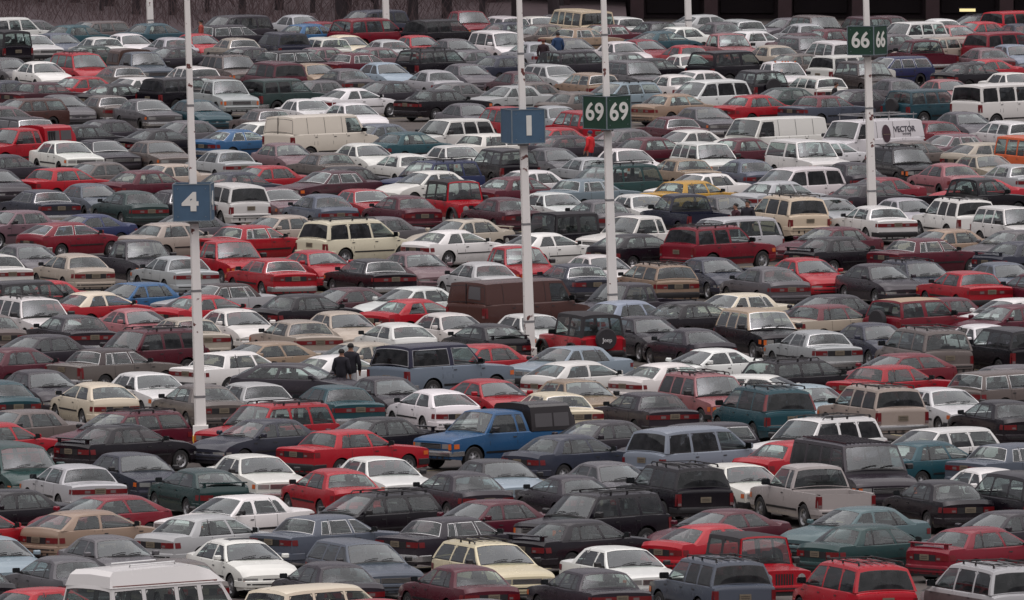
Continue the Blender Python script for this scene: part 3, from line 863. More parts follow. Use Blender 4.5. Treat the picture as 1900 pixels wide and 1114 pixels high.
    for cf, ccol in (('cap', (.03, .026, .028)), ('capb', (.10, .06, .05)), ('capc', None)):
        if cf in flags:
            def fn():
                mb = MB(); x0, x1 = -e+.03, -.72; zb, zt = 1.055, 1.86 if cf == 'cap' else 1.78
                rows = []
                for (xx, k) in ((x0-.02, 0), (x0+.10, .5), (x0+.18, 1), (lerp(x0, x1, .5), 1.02), (x1-.12, 1), (x1, .9)):
                    hh = lerp(zb+.45, zt, k) if k < .9 else zt*1.0
                    rows.append([(xx if i not in (0, 10) else xx, y*s.hw, z) for i, (y, z) in enumerate(((-.95, zb), (-.90, lerp(zb, hh, .55)), (-.84, hh-.10), (-.74, hh-.03), (-.4, hh), (0, hh+.012), (.4, hh), (.74, hh-.03), (.84, hh-.10), (.90, lerp(zb, hh, .55)), (.95, zb)))])
                mb.grid(rows, PAINT, flip=True)
                for r_, fl in ((rows[0], False), (rows[-1], True)): mb.add(r_, [tuple(range(11)) if not fl else tuple(range(11))[::-1]], PAINT)
                for sg in (1, -1):
                    for (a, b) in ((x0+.25, -1.62), (-1.55, x1-.15)):
                        mb.add([(xx, sg*(s.hw*w_ + .006), z) for (xx, w_, z) in ((a, .94, zb+.12), (b, .94, zb+.12), (b, .885, zb+.52), (a, .885, zb+.52))], [(0, 1, 2, 3)], CAPGLASS)
                mb.add([(x0-.03, -.55, zb+.08), (x0-.03, .55, zb+.08), (x0+.04, .5, zb+.46), (x0+.04, -.5, zb+.46)], [(0, 1, 2, 3)], CAPGLASS)
                if cf == 'capc':
                    for k in range(3):
                        for sg in (1, -1): mb.box(-1.0-k*.14, -.92-k*.14, min(sg*s.hw*.92, sg*(s.hw*.93+.02)), max(sg*s.hw*.92, sg*(s.hw*.93+.02)), zb+.1, zb+.5, TRIM)
                return mb
            link('bed_cap', cached((key, cf), mk('cap', fn, False)), P, color=ccol or base)
    if 'cablights' in flags:
        def fn():
            mb = MB()
            for y in (-.5, -.14, 0, .14, .5): mb.box(s.gh[2]-.02, s.gh[2]+.06, y-.03, y+.03, s.H-.03, s.H+.025, AMBER)
            return mb
        link('marker_lamps', cached((key, 'cablights'), mk('cl', fn, False)), P)
    if 'wood' in flags:
        def fn():
            mb = MB()
            for sg in (1, -1): s.patch_side(mb, -2.05, 1.75, .60, .88, mat('side_panelling', (.10, .085, .085), .5, noise=.4, scale=9), off=.006, n=14, sg=sg)
            # leave the wheel openings free: the strip lies above them
            return mb
        link('side_panel', cached((key, 'wood'), mk('wood', fn)), P)
    if 'lowgrey' in flags:
        def fn():
            mb = MB(); lg = mat('grey_lower_body', (.16, .145, .145), .4, noise=.2, scale=6)
            for sg in (1, -1): s.patch_side(mb, s.xb + s.r + .10, s.xf - s.r - .10, .26, .52, lg, off=.008, n=8, sg=sg)
            mb.box(-e-.012, -e+.01, -s.yside(-e, .55)*.97, s.yside(-e, .55)*.97, .46, .62, lg, ny=8)
            return mb
        link('lower_panel', cached((key, 'lowgrey'), mk('low', fn)), P)
    if 'vector' in flags:
        inkm = mat('van_lettering', (.05, .045, .06), .5)
        for sg in (-1, 1):
            yv = sg*(s.shoulder() - .0)
            zc = 1.62
            yo = sg*(abs(s.side(0, 0, .45, sg)[1]) + .012)
            tilt = R(14)
            rz = 0 if sg < 0 else math.pi
            rx_ = R(90) - tilt
            link('lettering', text_mesh('VECTOR', .33, .006, inkm, .006), P, (-1.35 if sg > 0 else -1.35, yo, zc+.0), (rx_, 0, rz))
            link('lettering', text_mesh('SYSTEMS', .13, .004, inkm), P, (-1.45, yo + sg*.04, zc-.20), (rx_, 0, rz))
            mb = MB(); n = 24
            vs = []
            for i in range(n):
                xx = -.22 + .25*math.cos(2*math.pi*i/n); zz = 1.47 + .37*math.sin(2*math.pi*i/n)
                if zz < s.belt + .02: yq = s.yside(xx, zz)
                else: yq = abs(s.side(xx, xx, min(1, (zz - s.belt - .02)/(s.zr - s.belt - .02)), 1)[1])
                vs.append((xx, sg*(yq + .03), zz))
            vs.append((-.22, sg*(s.shoulder() + .035), 1.40))
            mb.add(vs, [(n, i, (i+1) % n) for i in range(n)], mat('round_emblem', (.05, .02, .03), .5))
            mb.box(-.44, .0, sg*(s.shoulder()+.03)-.004, sg*(s.shoulder()+.03)+.004, 1.42, 1.45, PLATE)
            link('round_emblem', mb.mesh('emblem'), P)
        mb = MB()
        for sg in (1, -1):
            mb.tube([(-2.3, sg*.7, s.H+.18), (1.0, sg*.7, s.H+.18)], .022, RIM, 5)
            for xx in (-2.1, -.6, .9): mb.tube([(xx, sg*.7, s.H-.03), (xx, sg*.7, s.H+.26)], .02, RIM, 5)
        for xx in (-2.1, -.6, .9): mb.tube([(xx, -.7, s.H+.18), (xx, .7, s.H+.18)], .02, RIM, 5)
        for yy_ in (.25, .6):
            mb.tube([(-2.3, -yy_, s.H+.22), (.9, -yy_, s.H+.22)], .018, RIM, 4)
        for k in range(9): mb.tube([(-2.2+k*.36, -.25, s.H+.22), (-2.2+k*.36, -.6, s.H+.22)], .014, RIM, 4)
        link('ladder_rack', mb.mesh('ladder_rack'), P)
    return root

TXT = {}
def text_mesh(s, size, depth, m, bold=0.0, sx=1.0):
    k = (s, size, depth, m.name, bold, sx)
    if k in TXT: return TXT[k]
    cu = bpy.data.curves.new('lettering', 'FONT'); cu.body = s; cu.size = size; cu.extrude = depth; cu.offset = bold
    cu.align_x = 'CENTER'; cu.align_y = 'CENTER'
    o = bpy.data.objects.new('tmp', cu); C.objects.link(o)
    bpy.context.view_layer.update()
    me = bpy.data.meshes.new_from_object(o)
    bpy.data.objects.remove(o); bpy.data.curves.remove(cu)
    for v in me.vertices: v.co.x *= sx
    me.materials.clear(); me.materials.append(m)
    TXT[k] = me
    return me

# ---------------------------------------------------------------- ground
def asphalt():
    m = bpy.data.materials.new('asphalt'); m.use_nodes = True
    n = m.node_tree.nodes; l = m.node_tree.links; b = n['Principled BSDF']
    tc = n.new('ShaderNodeTexCoord')
    a = n.new('ShaderNodeTexNoise'); a.inputs['Scale'].default_value = .22; a.inputs['Detail'].default_value = 8
    c = n.new('ShaderNodeTexNoise'); c.inputs['Scale'].default_value = 14; c.inputs['Detail'].default_value = 6
    v = n.new('ShaderNodeTexVoronoi'); v.feature = 'DISTANCE_TO_EDGE'; v.inputs['Scale'].default_value = .16
    for q in (a, c): l.new(tc.outputs['Object'], q.inputs['Vector'])
    wa = n.new('ShaderNodeMixRGB'); wa.blend_type = 'ADD'; wa.inputs[0].default_value = .8
    l.new(tc.outputs['Object'], wa.inputs[1]); l.new(a.outputs[1], wa.inputs[2]); l.new(wa.outputs[0], v.inputs['Vector'])
    cr = n.new('ShaderNodeValToRGB')
    cr.color_ramp.elements[0].position = .3; cr.color_ramp.elements[0].color = (.060, .050, .046, 1)
    cr.color_ramp.elements[1].position = .72; cr.color_ramp.elements[1].color = (.135, .112, .100, 1)
    l.new(a.outputs[0], cr.inputs[0])
    mx = n.new('ShaderNodeMix'); mx.data_type = 'RGBA'; mx.blend_type = 'MULTIPLY'; mx.inputs[0].default_value = .5
    l.new(cr.outputs[0], mx.inputs[6]); l.new(c.outputs[1], mx.inputs[7])
    th = n.new('ShaderNodeMath'); th.operation = 'LESS_THAN'; th.inputs[1].default_value = .006
    l.new(v.outputs[0], th.inputs[0])
    m3 = n.new('ShaderNodeMix'); m3.data_type = 'RGBA'; m3.inputs[7].default_value = (.03, .026, .026, 1)
    l.new(th.outputs[0], m3.inputs[0]); l.new(mx.outputs[2], m3.inputs[6]); l.new(m3.outputs[2], b.inputs['Base Color'])
    b.inputs['Roughness'].default_value = .85
    bp = n.new('ShaderNodeBump'); bp.inputs['Strength'].default_value = .3; bp.inputs['Distance'].default_value = .01
    l.new(c.outputs[0], bp.inputs['Height']); l.new(bp.outputs[0], b.inputs['Normal'])
    return m
mb = MB(); mb.add([(-1500, -200, 0), (1500, -200, 0), (1500, 2500, 0), (-1500, 2500, 0)], [(0, 1, 2, 3)], asphalt())
g = link('ground', mb.mesh('ground', False)); g['kind'] = 'structure'
# stall lines follow the rows: each double row leans back to the right
ROWS = [[384.0, 0], [418.0, 0], [454.5, 0], [489.0, 0], [526.5, 0], [572.0, 0], [607.5, 0], [647.5, 0], [690.0, 0], [723.0, 0], [752.0, 0], [371.0, 1], [400.5, 1], [435.0, 1], [471.5, 1], [503.5, 1], [549.0, 1], [589.0, 1], [626.0, 1], [670.5, 1], [707.0, 1], [741.0, 1]]
mb = MB(); LINE = mat('line_paint', (.42, .36, .20), .8, noise=.5, scale=3)
tt = math.atan(.25)
for (cc, kind) in ROWS:
    a1 = R(90 + 22) if kind == 0 else R(90 - 46)
    for k in range(-14, 15):
        X = k*3.0; Y = cc - .25*X
        for sg in (1, -1):
            dx, dy = math.cos(a1)*sg, math.sin(a1)*sg
            px, py = -dy*.05, dx*.05
            mb.add([(X+px, Y+py, .004), (X-px, Y-py, .004), (X-px+dx*5.0, Y-py+dy*5.0, .004), (X+px+dx*5.0, Y+py+dy*5.0, .004)], [(0, 1, 2, 3)], LINE)
g = link('parking_lines', mb.mesh('parking_lines', False)); g['kind'] = 'structure'

# ---------------------------------------------------------------- woods and building behind the lot
BARK = mat('bark', (.026, .018, .021), .9, noise=.35, scale=5, bump=.4)
TWIG = mat('twigs', (.085, .056, .058), .95, noise=.3, scale=2)
SOIL = mat('leaf_litter', (.052, .034, .038), .95, noise=.4, scale=.6)
mb = MB()
rows = []
for i in range(9):
    yy = 771 + i*8
    rows.append([(-90 + j*6, yy + 1.5*math.sin(j*.9), max(.004, -.02 + i*.55 + .25*math.sin(j*1.3 + i))) for j in range(17)])
mb.grid(rows, SOIL)
h = link('wooded_bank', mb.mesh('wooded_bank')); h['kind'] = 'structure'
def tree_meshes(seed, hgt):
    rn = random.Random(seed)
    tm = MB(); lean = rn.uniform(-.5, .5)
    pts = [(lean*(i/6)**2 + rn.uniform(-.06, .06), rn.uniform(-.06, .06), hgt*i/6) for i in range(7)]
    rr = rn.uniform(.10, .30)
    tm.tube(pts, [rr*(1 - .13*i) for i in range(7)], BARK, 7)
    cm = MB()
    for k in range(26):
        t = rn.uniform(.12, .95); p0 = Vector((lean*t*t, 0, hgt*t)); a = rn.uniform(0, 6.28); ln = rn.uniform(1.2, 2.6)*(1.1 - .5*t)
        d = Vector((math.cos(a), math.sin(a), rn.uniform(.5, 1.1))).normalized()
        p1 = p0 + d*ln*.5; p2 = p0 + d*ln + Vector((0, 0, .25))
        cm.tube([p0, p1, p2], [.05, .032, .014], BARK, 4)
        for q in range(16):
            s0 = p0.lerp(p2, rn.uniform(.2, 1)); dd = (d + Vector((rn.uniform(-1, 1), rn.uniform(-1, 1), rn.uniform(-.3, .9)))).normalized()*rn.uniform(.4, 1.0)
            w = Vector((dd.y, -dd.x, .2)).normalized()*.012
            cm.add([s0 - w, s0 + w, s0 + dd], [(0, 1, 2)], TWIG)
            s1 = s0 + dd*.5; d2 = Vector((rn.uniform(-1, 1), rn.uniform(-1, 1), rn.uniform(-.2, 1))).normalized()*.45
            cm.add([s1 - w*.7, s1 + w*.7, s1 + d2], [(0, 1, 2)], TWIG)
    return tm.mesh('trunk'), cm.mesh('crown', False)
TM = [tree_meshes(i, 9 + i % 3) for i in range(6)]
TL = []
rn = random.Random(3)
for k in range(58):
    X = -29 + 33*((k*0.618) % 1); Y = 774 + (k % 8)*5 + rn.uniform(0, 3)
    root = bpy.data.objects.new('bare_tree', None); C.objects.link(root); root.location = (X, Y, max(0, (Y-771)/8*.55 - .3)); root.rotation_euler = (0, 0, rn.uniform(0, 6.28)); 
    sc = rn.uniform(.85, 1.2); root.scale = (sc, sc, sc)
    set_props(root, 'bare brown winter tree in the wood behind the far left edge of the lot', 'tree', 'bare trees of the wood behind the lot')
    tmx, cmx = TM[k % 6]; link('trunk', tmx, root); link('crown', cmx, root)
# undergrowth: nobody could count the stems
mb = MB()
for k in range(3200):
    X = rn.uniform(-32, -1); Y = rn.uniform(772, 800); z = max(0, (Y-771)/8*.55 - .3)
    hh = rn.uniform(.8, 3.0); w = rn.uniform(.010, .026); lx = rn.uniform(-1.8, 1.8); ly = rn.uniform(-.3, .3)
    mb.add([(X-w, Y, z), (X+w, Y, z), (X+lx, Y+ly, z+hh)], [(0, 1, 2)], TWIG)
u = link('undergrowth', mb.mesh('undergrowth', False)); u['kind'] = 'stuff'; u['label'] = 'tangled leafless brown undergrowth between the bare trees'
# dark building on the right
DW = mat('dark_brick', (.026, .016, .020), .9, noise=.35, scale=2)
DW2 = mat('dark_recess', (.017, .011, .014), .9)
bd = bpy.data.objects.new('dark_brick_building', None); C.objects.link(bd); bd.location = (8, 785, 0)
set_props(bd, 'long dark brick building with deep unlit bays behind the far right of the lot', 'building')
m_ = MB(); m_.box(-10, 32, 3, 20, 0, 9, DW); link('wall', m_.mesh('wall', False), bd)
pr = MB(); pr.box(-.35, .35, -.6, 3, 0, 6, mat('brick_pier', (.032, .016, .019), .9, noise=.3, scale=2))
prm = pr.mesh('pier', False)
for k in range(11): link('pier', prm, bd, (-9.2 + k*3.9, 0, 0))
m_ = MB(); m_.box(-10.2, 32.2, -.8, 3, 5.2, 6.2, DW); link('canopy', m_.mesh('canopy', False), bd)
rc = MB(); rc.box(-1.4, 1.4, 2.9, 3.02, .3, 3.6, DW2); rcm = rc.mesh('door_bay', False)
for k in range(10): link('door_bay', rcm, bd, (-7.25 + k*3.9, -.05, 0))
def lampbox(x, y, z, w):
    m_ = MB(); m_.box(-w, w, -.10, .10, -.08, .07, mat('lit_tube', (.9, .85, .5), .5, emit=(1, .78, .32, .42)))
    m_.box(-w-.06, w+.06, -.1, .14, .075, .12, DW2)
    o = link('strip_lamp', m_.mesh('strip_lamp', False), None, (x, y, z)); return o
bx = (1795-950)/27600*784
o = lampbox(bx, 783.6, .62, .42); set_props(o, 'lit yellow strip lamp low on the dark building at the upper right', 'lamp')

# ---------------------------------------------------------------- light poles and row signs
WPOLE = None
def pole_mat():
    m = bpy.data.materials.new('pole_paint'); m.use_nodes = True
    n = m.node_tree.nodes; l = m.node_tree.links; b = n['Principled BSDF']
    tc = n.new('ShaderNodeTexCoord'); a = n.new('ShaderNodeTexNoise'); a.inputs['Scale'].default_value = 2.6; a.inputs['Detail'].default_value = 9; a.inputs['Roughness'].default_value = .6
    oi = n.new('ShaderNodeObjectInfo'); ad = n.new('ShaderNodeVectorMath'); ad.operation = 'ADD'
    l.new(tc.outputs['Object'], ad.inputs[0]); l.new(oi.outputs['Location'], ad.inputs[1]); l.new(ad.outputs[0], a.inputs['Vector'])
    cr = n.new('ShaderNodeValToRGB'); e = cr.color_ramp.elements
    e[0].position = .0; e[0].color = (.86, .84, .81, 1); e[1].position = .63; e[1].color = (.84, .81, .78, 1)
    x = e.new(.645); x.color = (.13, .035, .03, 1)
    l.new(a.outputs[0], cr.inputs[0]); l.new(cr.outputs[0], b.inputs['Base Color']); b.inputs['Roughness'].default_value = .6
    return m
WPOLE = pole_mat()
YB = mat('yellow_base', (.62, .38, .05), .8, noise=.4, scale=5)
BLUE = mat('blue_sign', (.060, .118, .190), .6, noise=.18, scale=3)
GREEN = mat('green_sign', (.012, .050, .030), .6, noise=.15, scale=3)
WHITE = mat('sign_white', (.72, .72, .68), .6, noise=.1, scale=4)
def light_pole(px, d, hgt=19):
    X = (px - 950)/27600*d
    root = bpy.data.objects.new('light_pole', None); C.objects.link(root); root.location = (X, d, 0); root.rotation_euler = (0, R(-1.75), 0)
    s_ = MB()
    ws = [(.55, .160), (3, .145), (7, .116), (11, .088), (hgt, .055)]
    rows = []
    for z, w in ws:
        a = R(12); ring = []
        for k in range(5):
            an = a + math.pi/4 + k*math.pi/2; ring.append((w*1.35*math.cos(an), w*1.35*math.sin(an), z))
        rows.append(ring)
    s_.grid(rows, WPOLE); link('shaft', s_.mesh('shaft', True, 20), root)
    bd_ = MB()
    for zb_, wb_ in ((1.4, .158), (4.6, .136), (10.2, .096)):
        ring = [[(wb_*1.35*math.cos(R(12)+math.pi/4+k*math.pi/2)*1.04, wb_*1.35*math.sin(R(12)+math.pi/4+k*math.pi/2)*1.04, zz) for k in range(5)] for zz in (zb_, zb_+.07)]
        bd_.grid(ring, RIM)
    link('band', bd_.mesh('band', False), root)
    b_ = MB(); b_.box(-.27, .27, -.27, .27, -.02, .26, YB); b_.box(-.23, .23, -.23, .23, .26, .56, WPOLE); link('base', b_.mesh('base', False), root)
    hd = MB(); hd.tube([(-1.3, 0, hgt-.1), (1.3, 0, hgt-.1)], .05, WPOLE, 6)
    for sg in (1, -1): hd.box(sg*1.5-.35, sg*1.5+.35, -.22, .22, hgt-.22, hgt, TRIM)
    link('lamp_head', hd.mesh('lamp_head'), root)
    return root
def row_sign(px, d, txts, m, ang, z0, label, bold):
    X = (px - 950)/27600*d - z0*math.tan(R(1.75))
    root = bpy.data.objects.new('row_sign', None); C.objects.link(root)
    root.location = (X, d, z0); root.rotation_euler = (0, R(-1.0), ang)
    set_props(root, label, 'sign', 'numbered row signs on the light poles')
    h = .555
    for k in range(4):
        p = MB(); p.box(-h, h, -.012, .012, -h, h, m)
        pm = p.mesh('panel', False)
        a = k*math.pi/2
        o = link('sign_panel', pm, root, (h*math.sin(a), -h*math.cos(a), 0), (0, 0, a))
        if txts[k]:
            t, size, dx, sx = txts[k]
            q = link('numeral', text_mesh(t, size, .006, WHITE, bold, sx), o, (dx, -.024, 0), (R(90), 0, 0))
    fr_ = MB(); q = h + .012
    for sx_ in (1, -1):
        for sy_ in (1, -1): fr_.box(sx_*q-.016, sx_*q+.016, sy_*q-.016, sy_*q+.016, -h, h, EDGE)
    for zz in (h, -h):
        for sy_ in (1, -1): fr_.box(-q, q, sy_*q-.014, sy_*q+.014, zz-.012, zz+.014, EDGE); fr_.box(sy_*q-.013, sy_*q+.013, -q, q, zz-.012, zz+.014, EDGE)
    for sx_ in (1, -1):
        for zz in (-.42, .42):
            for sy_ in (1, -1): fr_.box(sx_*.42-.014, sx_*.42+.014, sy_*(h+.02)-.008, sy_*(h+.02)+.008, zz-.014, zz+.014, EDGE)
    link('edge_frame', fr_.mesh('edge_frame', False), root)
    br = MB(); br.box(-h, h, -.04, .04, -.03, .03, RIM); br.box(-.15, .15, -.15, .15, -h-.10, -h-.02, RIM)
    link('bracket', br.mesh('bracket', False), root)
    return root
EDGE = mat('sign_edge', (.20, .24, .27), .5, metal=.3, noise=.3)
POLES = [(372, 448.2, 'white light pole with rust spots and yellow base carrying blue sign 4'), (984, 487.2, 'white rust-flecked light pole carrying the blue sign with numeral 1'),
         (1139, 503, 'white light pole carrying the green sign numbered 69'), (1620, 574, 'rust-specked white pole of the upper right, under the green 66 box sign'),
         (280, 748, 'plain white pole standing at the wood edge on the far left'), (718, 748, 'plain white pole behind the rounded grey minivan by the wood'), (1279, 748, 'plain white pole before the dark building, far centre right')]
for px, d, lab in POLES:
    o = light_pole(px, d); set_props(o, lab, 'light pole', 'white light poles of the car park')
row_sign(372, 448.2, [('4', .74, -.04, 1.25), ('4', .74, 0, 1.25), ('4', .74, 0, 1.25), ('4', .74, 0, 1.25)], BLUE, R(-4), 7.32, 'blue box sign with a white 4 high on its pole', .035)
row_sign(984, 487.2, [('I', .86, .02, 1.15), ('', 0, 0, 1), ('I', .66, 0, 1), ('', 0, 0, 1)], BLUE, R(18), 7.86, 'blue box sign with a white numeral 1, weathered narrow left side', .035)
row_sign(1139, 503, [('69', .84, 0, 1.08), ('69', .84, 0, 1.08), ('69', .84, 0, 1.08), ('69', .84, 0, 1.08)], GREEN, R(44), 7.62, 'dark green box sign showing white 69 on both visible faces', .015)
row_sign(1620, 574, [('66', .84, 0, .95), ('66', .84, 0, .95), ('66', .84, 0, .95), ('66', .84, 0, .95)], GREEN, R(-28), 7.26, 'dark green box sign showing white 66 twice, right face narrow', .018)

# ---------------------------------------------------------------- people
def person(x, y, hgt, face, coat, legs, hair, label, pose='stand', hat=None, bag=None, skin=(.36, .19, .13)):
    root = bpy.data.objects.new('person', None); C.objects.link(root); root.location = (x, y, 0); root.rotation_euler = (0, 0, face)
    root.scale = (hgt/1.78*1.1, hgt/1.78, hgt/1.78)
    set_props(root, label, 'person')
    V = []; E = []; RR = []
    def vtx(p, r): V.append(p); RR.append(r); return len(V)-1
    lean = .0 if pose == 'stand' else .24
    def T(px, py, pz):   # lean forward at the hips, facing +y
        if pz > .95:
            d = pz - .95; return (px, py + d*math.sin(lean), .95 + d*math.cos(lean))
        return (px, py, pz)
    pel = vtx(T(0, 0, .98), (.185, .14)); bel = vtx(T(0, .01, 1.12), (.175, .135)); che = vtx(T(0, .01, 1.32), (.19, .14)); nk = vtx(T(0, 0, 1.47), (.10, .085)); nk2 = vtx(T(0, .01, 1.54), (.055, .055))
    hd0 = vtx(T(0, .02, 1.60), (.075, .085)); hd1 = vtx(T(0, .025, 1.68), (.082, .098)); hd2 = vtx(T(0, .01, 1.745), (.055, .065))
    for a, b in ((pel, bel), (bel, che), (che, nk), (nk, nk2), (nk2, hd0), (hd0, hd1), (hd1, hd2)): E.append((a, b))
    for sg in (1, -1):
        sh = vtx(T(sg*.17, 0, 1.42), (.085, .085)); el = vtx(T(sg*.25, -.02 + (.08 if pose != 'stand' else 0), 1.14), (.068, .068)); wr_ = vtx(T(sg*.24, .10 + (.10 if pose != 'stand' else 0), .92), (.045, .048))
        hn = vtx(T(sg*.24, .13 + (.10 if pose != 'stand' else 0), .85), (.036, .022))
        E += [(nk, sh), (sh, el), (el, wr_), (wr_, hn)]
        for q in range(4):
            a = vtx(T(sg*(.22 + .012*q), .15 + (.10 if pose != 'stand' else 0), .80 - .004*abs(q-1.5)), (.009, .009)); b = vtx(T(sg*(.218 + .012*q), .165 + (.10 if pose != 'stand' else 0), .765), (.007, .007)); E += [(hn, a), (a, b)]
        th = vtx(T(sg*.205, .165 + (.10 if pose != 'stand' else 0), .84), (.010, .010)); E.append((hn, th))
        hp = vtx((sg*.095, 0, .90), (.10, .10)); kn = vtx((sg*.11, .02, .50), (.062, .065)); an = vtx((sg*.115, -.01, .09), (.042, .045)); to = vtx((sg*.125, .13, .035), (.045, .03))
        E += [(pel, hp), (hp, kn), (kn, an), (an, to)]
    me = bpy.data.meshes.new('person'); me.from_pydata(V, E, [])
    o = bpy.data.objects.new('tmpbody', me); C.objects.link(o)
    sk = o.modifiers.new('s', 'SKIN'); sb = o.modifiers.new('d', 'SUBSURF'); sb.levels = 2; sb.render_levels = 2
    for i, r in enumerate(RR):
        me.skin_vertices[0].data[i].radius = r; me.skin_vertices[0].data[i].use_root = (i == 0)
    dg = bpy.context.evaluated_depsgraph_get(); dg.update()
    m2 = bpy.data.meshes.new_from_object(o.evaluated_get(dg)); bpy.data.objects.remove(o)
    m2.materials.clear()
    mats = [mat('skin_%d' % int(skin[0]*100), skin, .6), mat('coat_%s' % '_'.join(str(int(c*99)) for c in coat), coat, .85, noise=.25, scale=8), mat('trousers_%s' % '_'.join(str(int(c*99)) for c in legs), legs, .85, noise=.2, scale=8), mat('shoe', (.02, .018, .018), .6)]
    for m in mats: m2.materials.append(m)
    inv = lambda z, y: .95 + (z - .95)*math.cos(lean) + y*math.sin(lean) if z > .95 else z
    for p in m2.polygons:
        c = p.center; z = inv(c.z, c.y); p.use_smooth = True
        if z > 1.53: k = 0
        elif abs(c.x) > .17 and z < .93 and z > .7: k = 0
        elif z > .86: k = 1
        elif z > .09: k = 2
        else: k = 3
        p.material_index = k
    body = link('body', m2, root)
    # hair or hat: a cap over the back and top of the head
    hb = MB(); c0 = Vector(T(0, .01, 1.685)); n = 14
    hm = mat('hair_%s' % '_'.join(str(int(c*99)) for c in hair), hair, .8, noise=.3, scale=30)
    rows = []
    for i in range(7):
        ph = math.pi*.5*i/6*1.25; row = []
        for k in range(n+1):
            th = 2*math.pi*k/n; fr = max(0, math.sin(th)); cut = ph*(1 - .38*fr)
            row.append((c0.x + .094*math.sin(cut)*math.cos(th), c0.y - .008 + .112*math.sin(cut)*math.sin(th), c0.z + .10*math.cos(cut)))
        rows.append(row)
    hb.grid(rows, hm); link('hat' if hat else 'hair', hb.mesh('hair'), root)
    fc = MB(); f0 = T(0, .115, 1.66)
    for sg in (1, -1): fc.box(f0[0]+sg*.032-.012, f0[0]+sg*.032+.012, f0[1]-.006, f0[1]+.004, f0[2]+.005, f0[2]+.017, TRIM)
    fc.box(f0[0]-.012, f0[0]+.012, f0[1]-.01, f0[1]+.018, f0[2]-.035, f0[2], mats[0]); fc.box(f0[0]-.025, f0[0]+.025, f0[1]-.012, f0[1]+.003, f0[2]-.062, f0[2]-.052, mat('lips', (.25, .07, .06), .6))
    link('face', fc.mesh('face'), root)
    if bag:
        bm2 = MB(); bz = 0.62
        rows = [[(bag[0] + w*math.cos(2*math.pi*k/12), -.10 + w*.45*math.sin(2*math.pi*k/12), z) for k in range(13)] for z, w in ((bz, .10), (bz+.05, .19), (bz+.2, .18), (bz+.32, .10), (bz+.36, .02))]
        bm2.grid(rows, mat('bag_white', (.7, .68, .68), .6)); link('bag', bm2.mesh('bag'), root)
    return root
def at(px, d): return ((px - 950)/27600*d, d)
PEOPLE = [
 (650, 468.5, 1.84, -8, (0.012, 0.011, 0.018), (0.5, 0.5, 0.52), (0.012, 0.01, 0.01), 'taller person in black coat and dark cap walking left of the two-tone off-roader', 'stand', None, None),
 (633, 467.8, 1.7, -20, (0.014, 0.012, 0.018), (0.03, 0.03, 0.04), (0.014, 0.01, 0.01), 'shorter person in black jacket close beside a taller companion in black', 'stand', None, None),
 (1388, 559, 1.82, 150, (0.014, 0.013, 0.022), (0.03, 0.03, 0.04), (0.02, 0.015, 0.012), 'dark-haired man in black jacket beside the sand-coloured minivan', 'stand', None, None),
 (1366, 559.5, 1.68, 120, (0.05, 0.012, 0.022), (0.03, 0.03, 0.04), (0.015, 0.01, 0.01), 'person in dark maroon coat walking left of a man in black', 'stand', None, None),
 (1095, 618, 1.78, 60, (0.6, 0.02, 0.025), (0.03, 0.03, 0.05), (0.02, 0.025, 0.07), 'person in bright red jacket and dark blue hat standing beside a parked car', 'stand', 'hat', None),
 (1035, 722, 1.84, 20, (0.02, 0.05, 0.12), (0.03, 0.03, 0.04), (0.012, 0.01, 0.01), 'taller person in blue jacket standing behind a dark off-roader far back', 'stand', None, None),
 (1008, 716, 1.74, -10, (0.03, 0.014, 0.02), (0.03, 0.03, 0.04), (0.1, 0.025, 0.018), 'red-haired person in dark coat beside someone in a blue jacket', 'stand', None, None),
 (373, 739, 1.8, 80, (0.3, 0.05, 0.035), (0.03, 0.03, 0.04), (0.015, 0.01, 0.01), 'person in rust-coloured jacket walking far back near the left pole', 'stand', None, None),
 (1545, 668, 1.7, -100, (0.012, 0.01, 0.012), (0.05, 0.03, 0.04), (0.03, 0.015, 0.012), 'person in black bending down in front of the dark brown off-roader', 'bend', None, None)]
for (px, d, hgt, face, coat, legs, hair, label, pose, hat, bag) in PEOPLE:
    X, Y = at(px, d); person(X, Y, hgt, R(face), coat, legs, hair, label, pose, hat, bag)

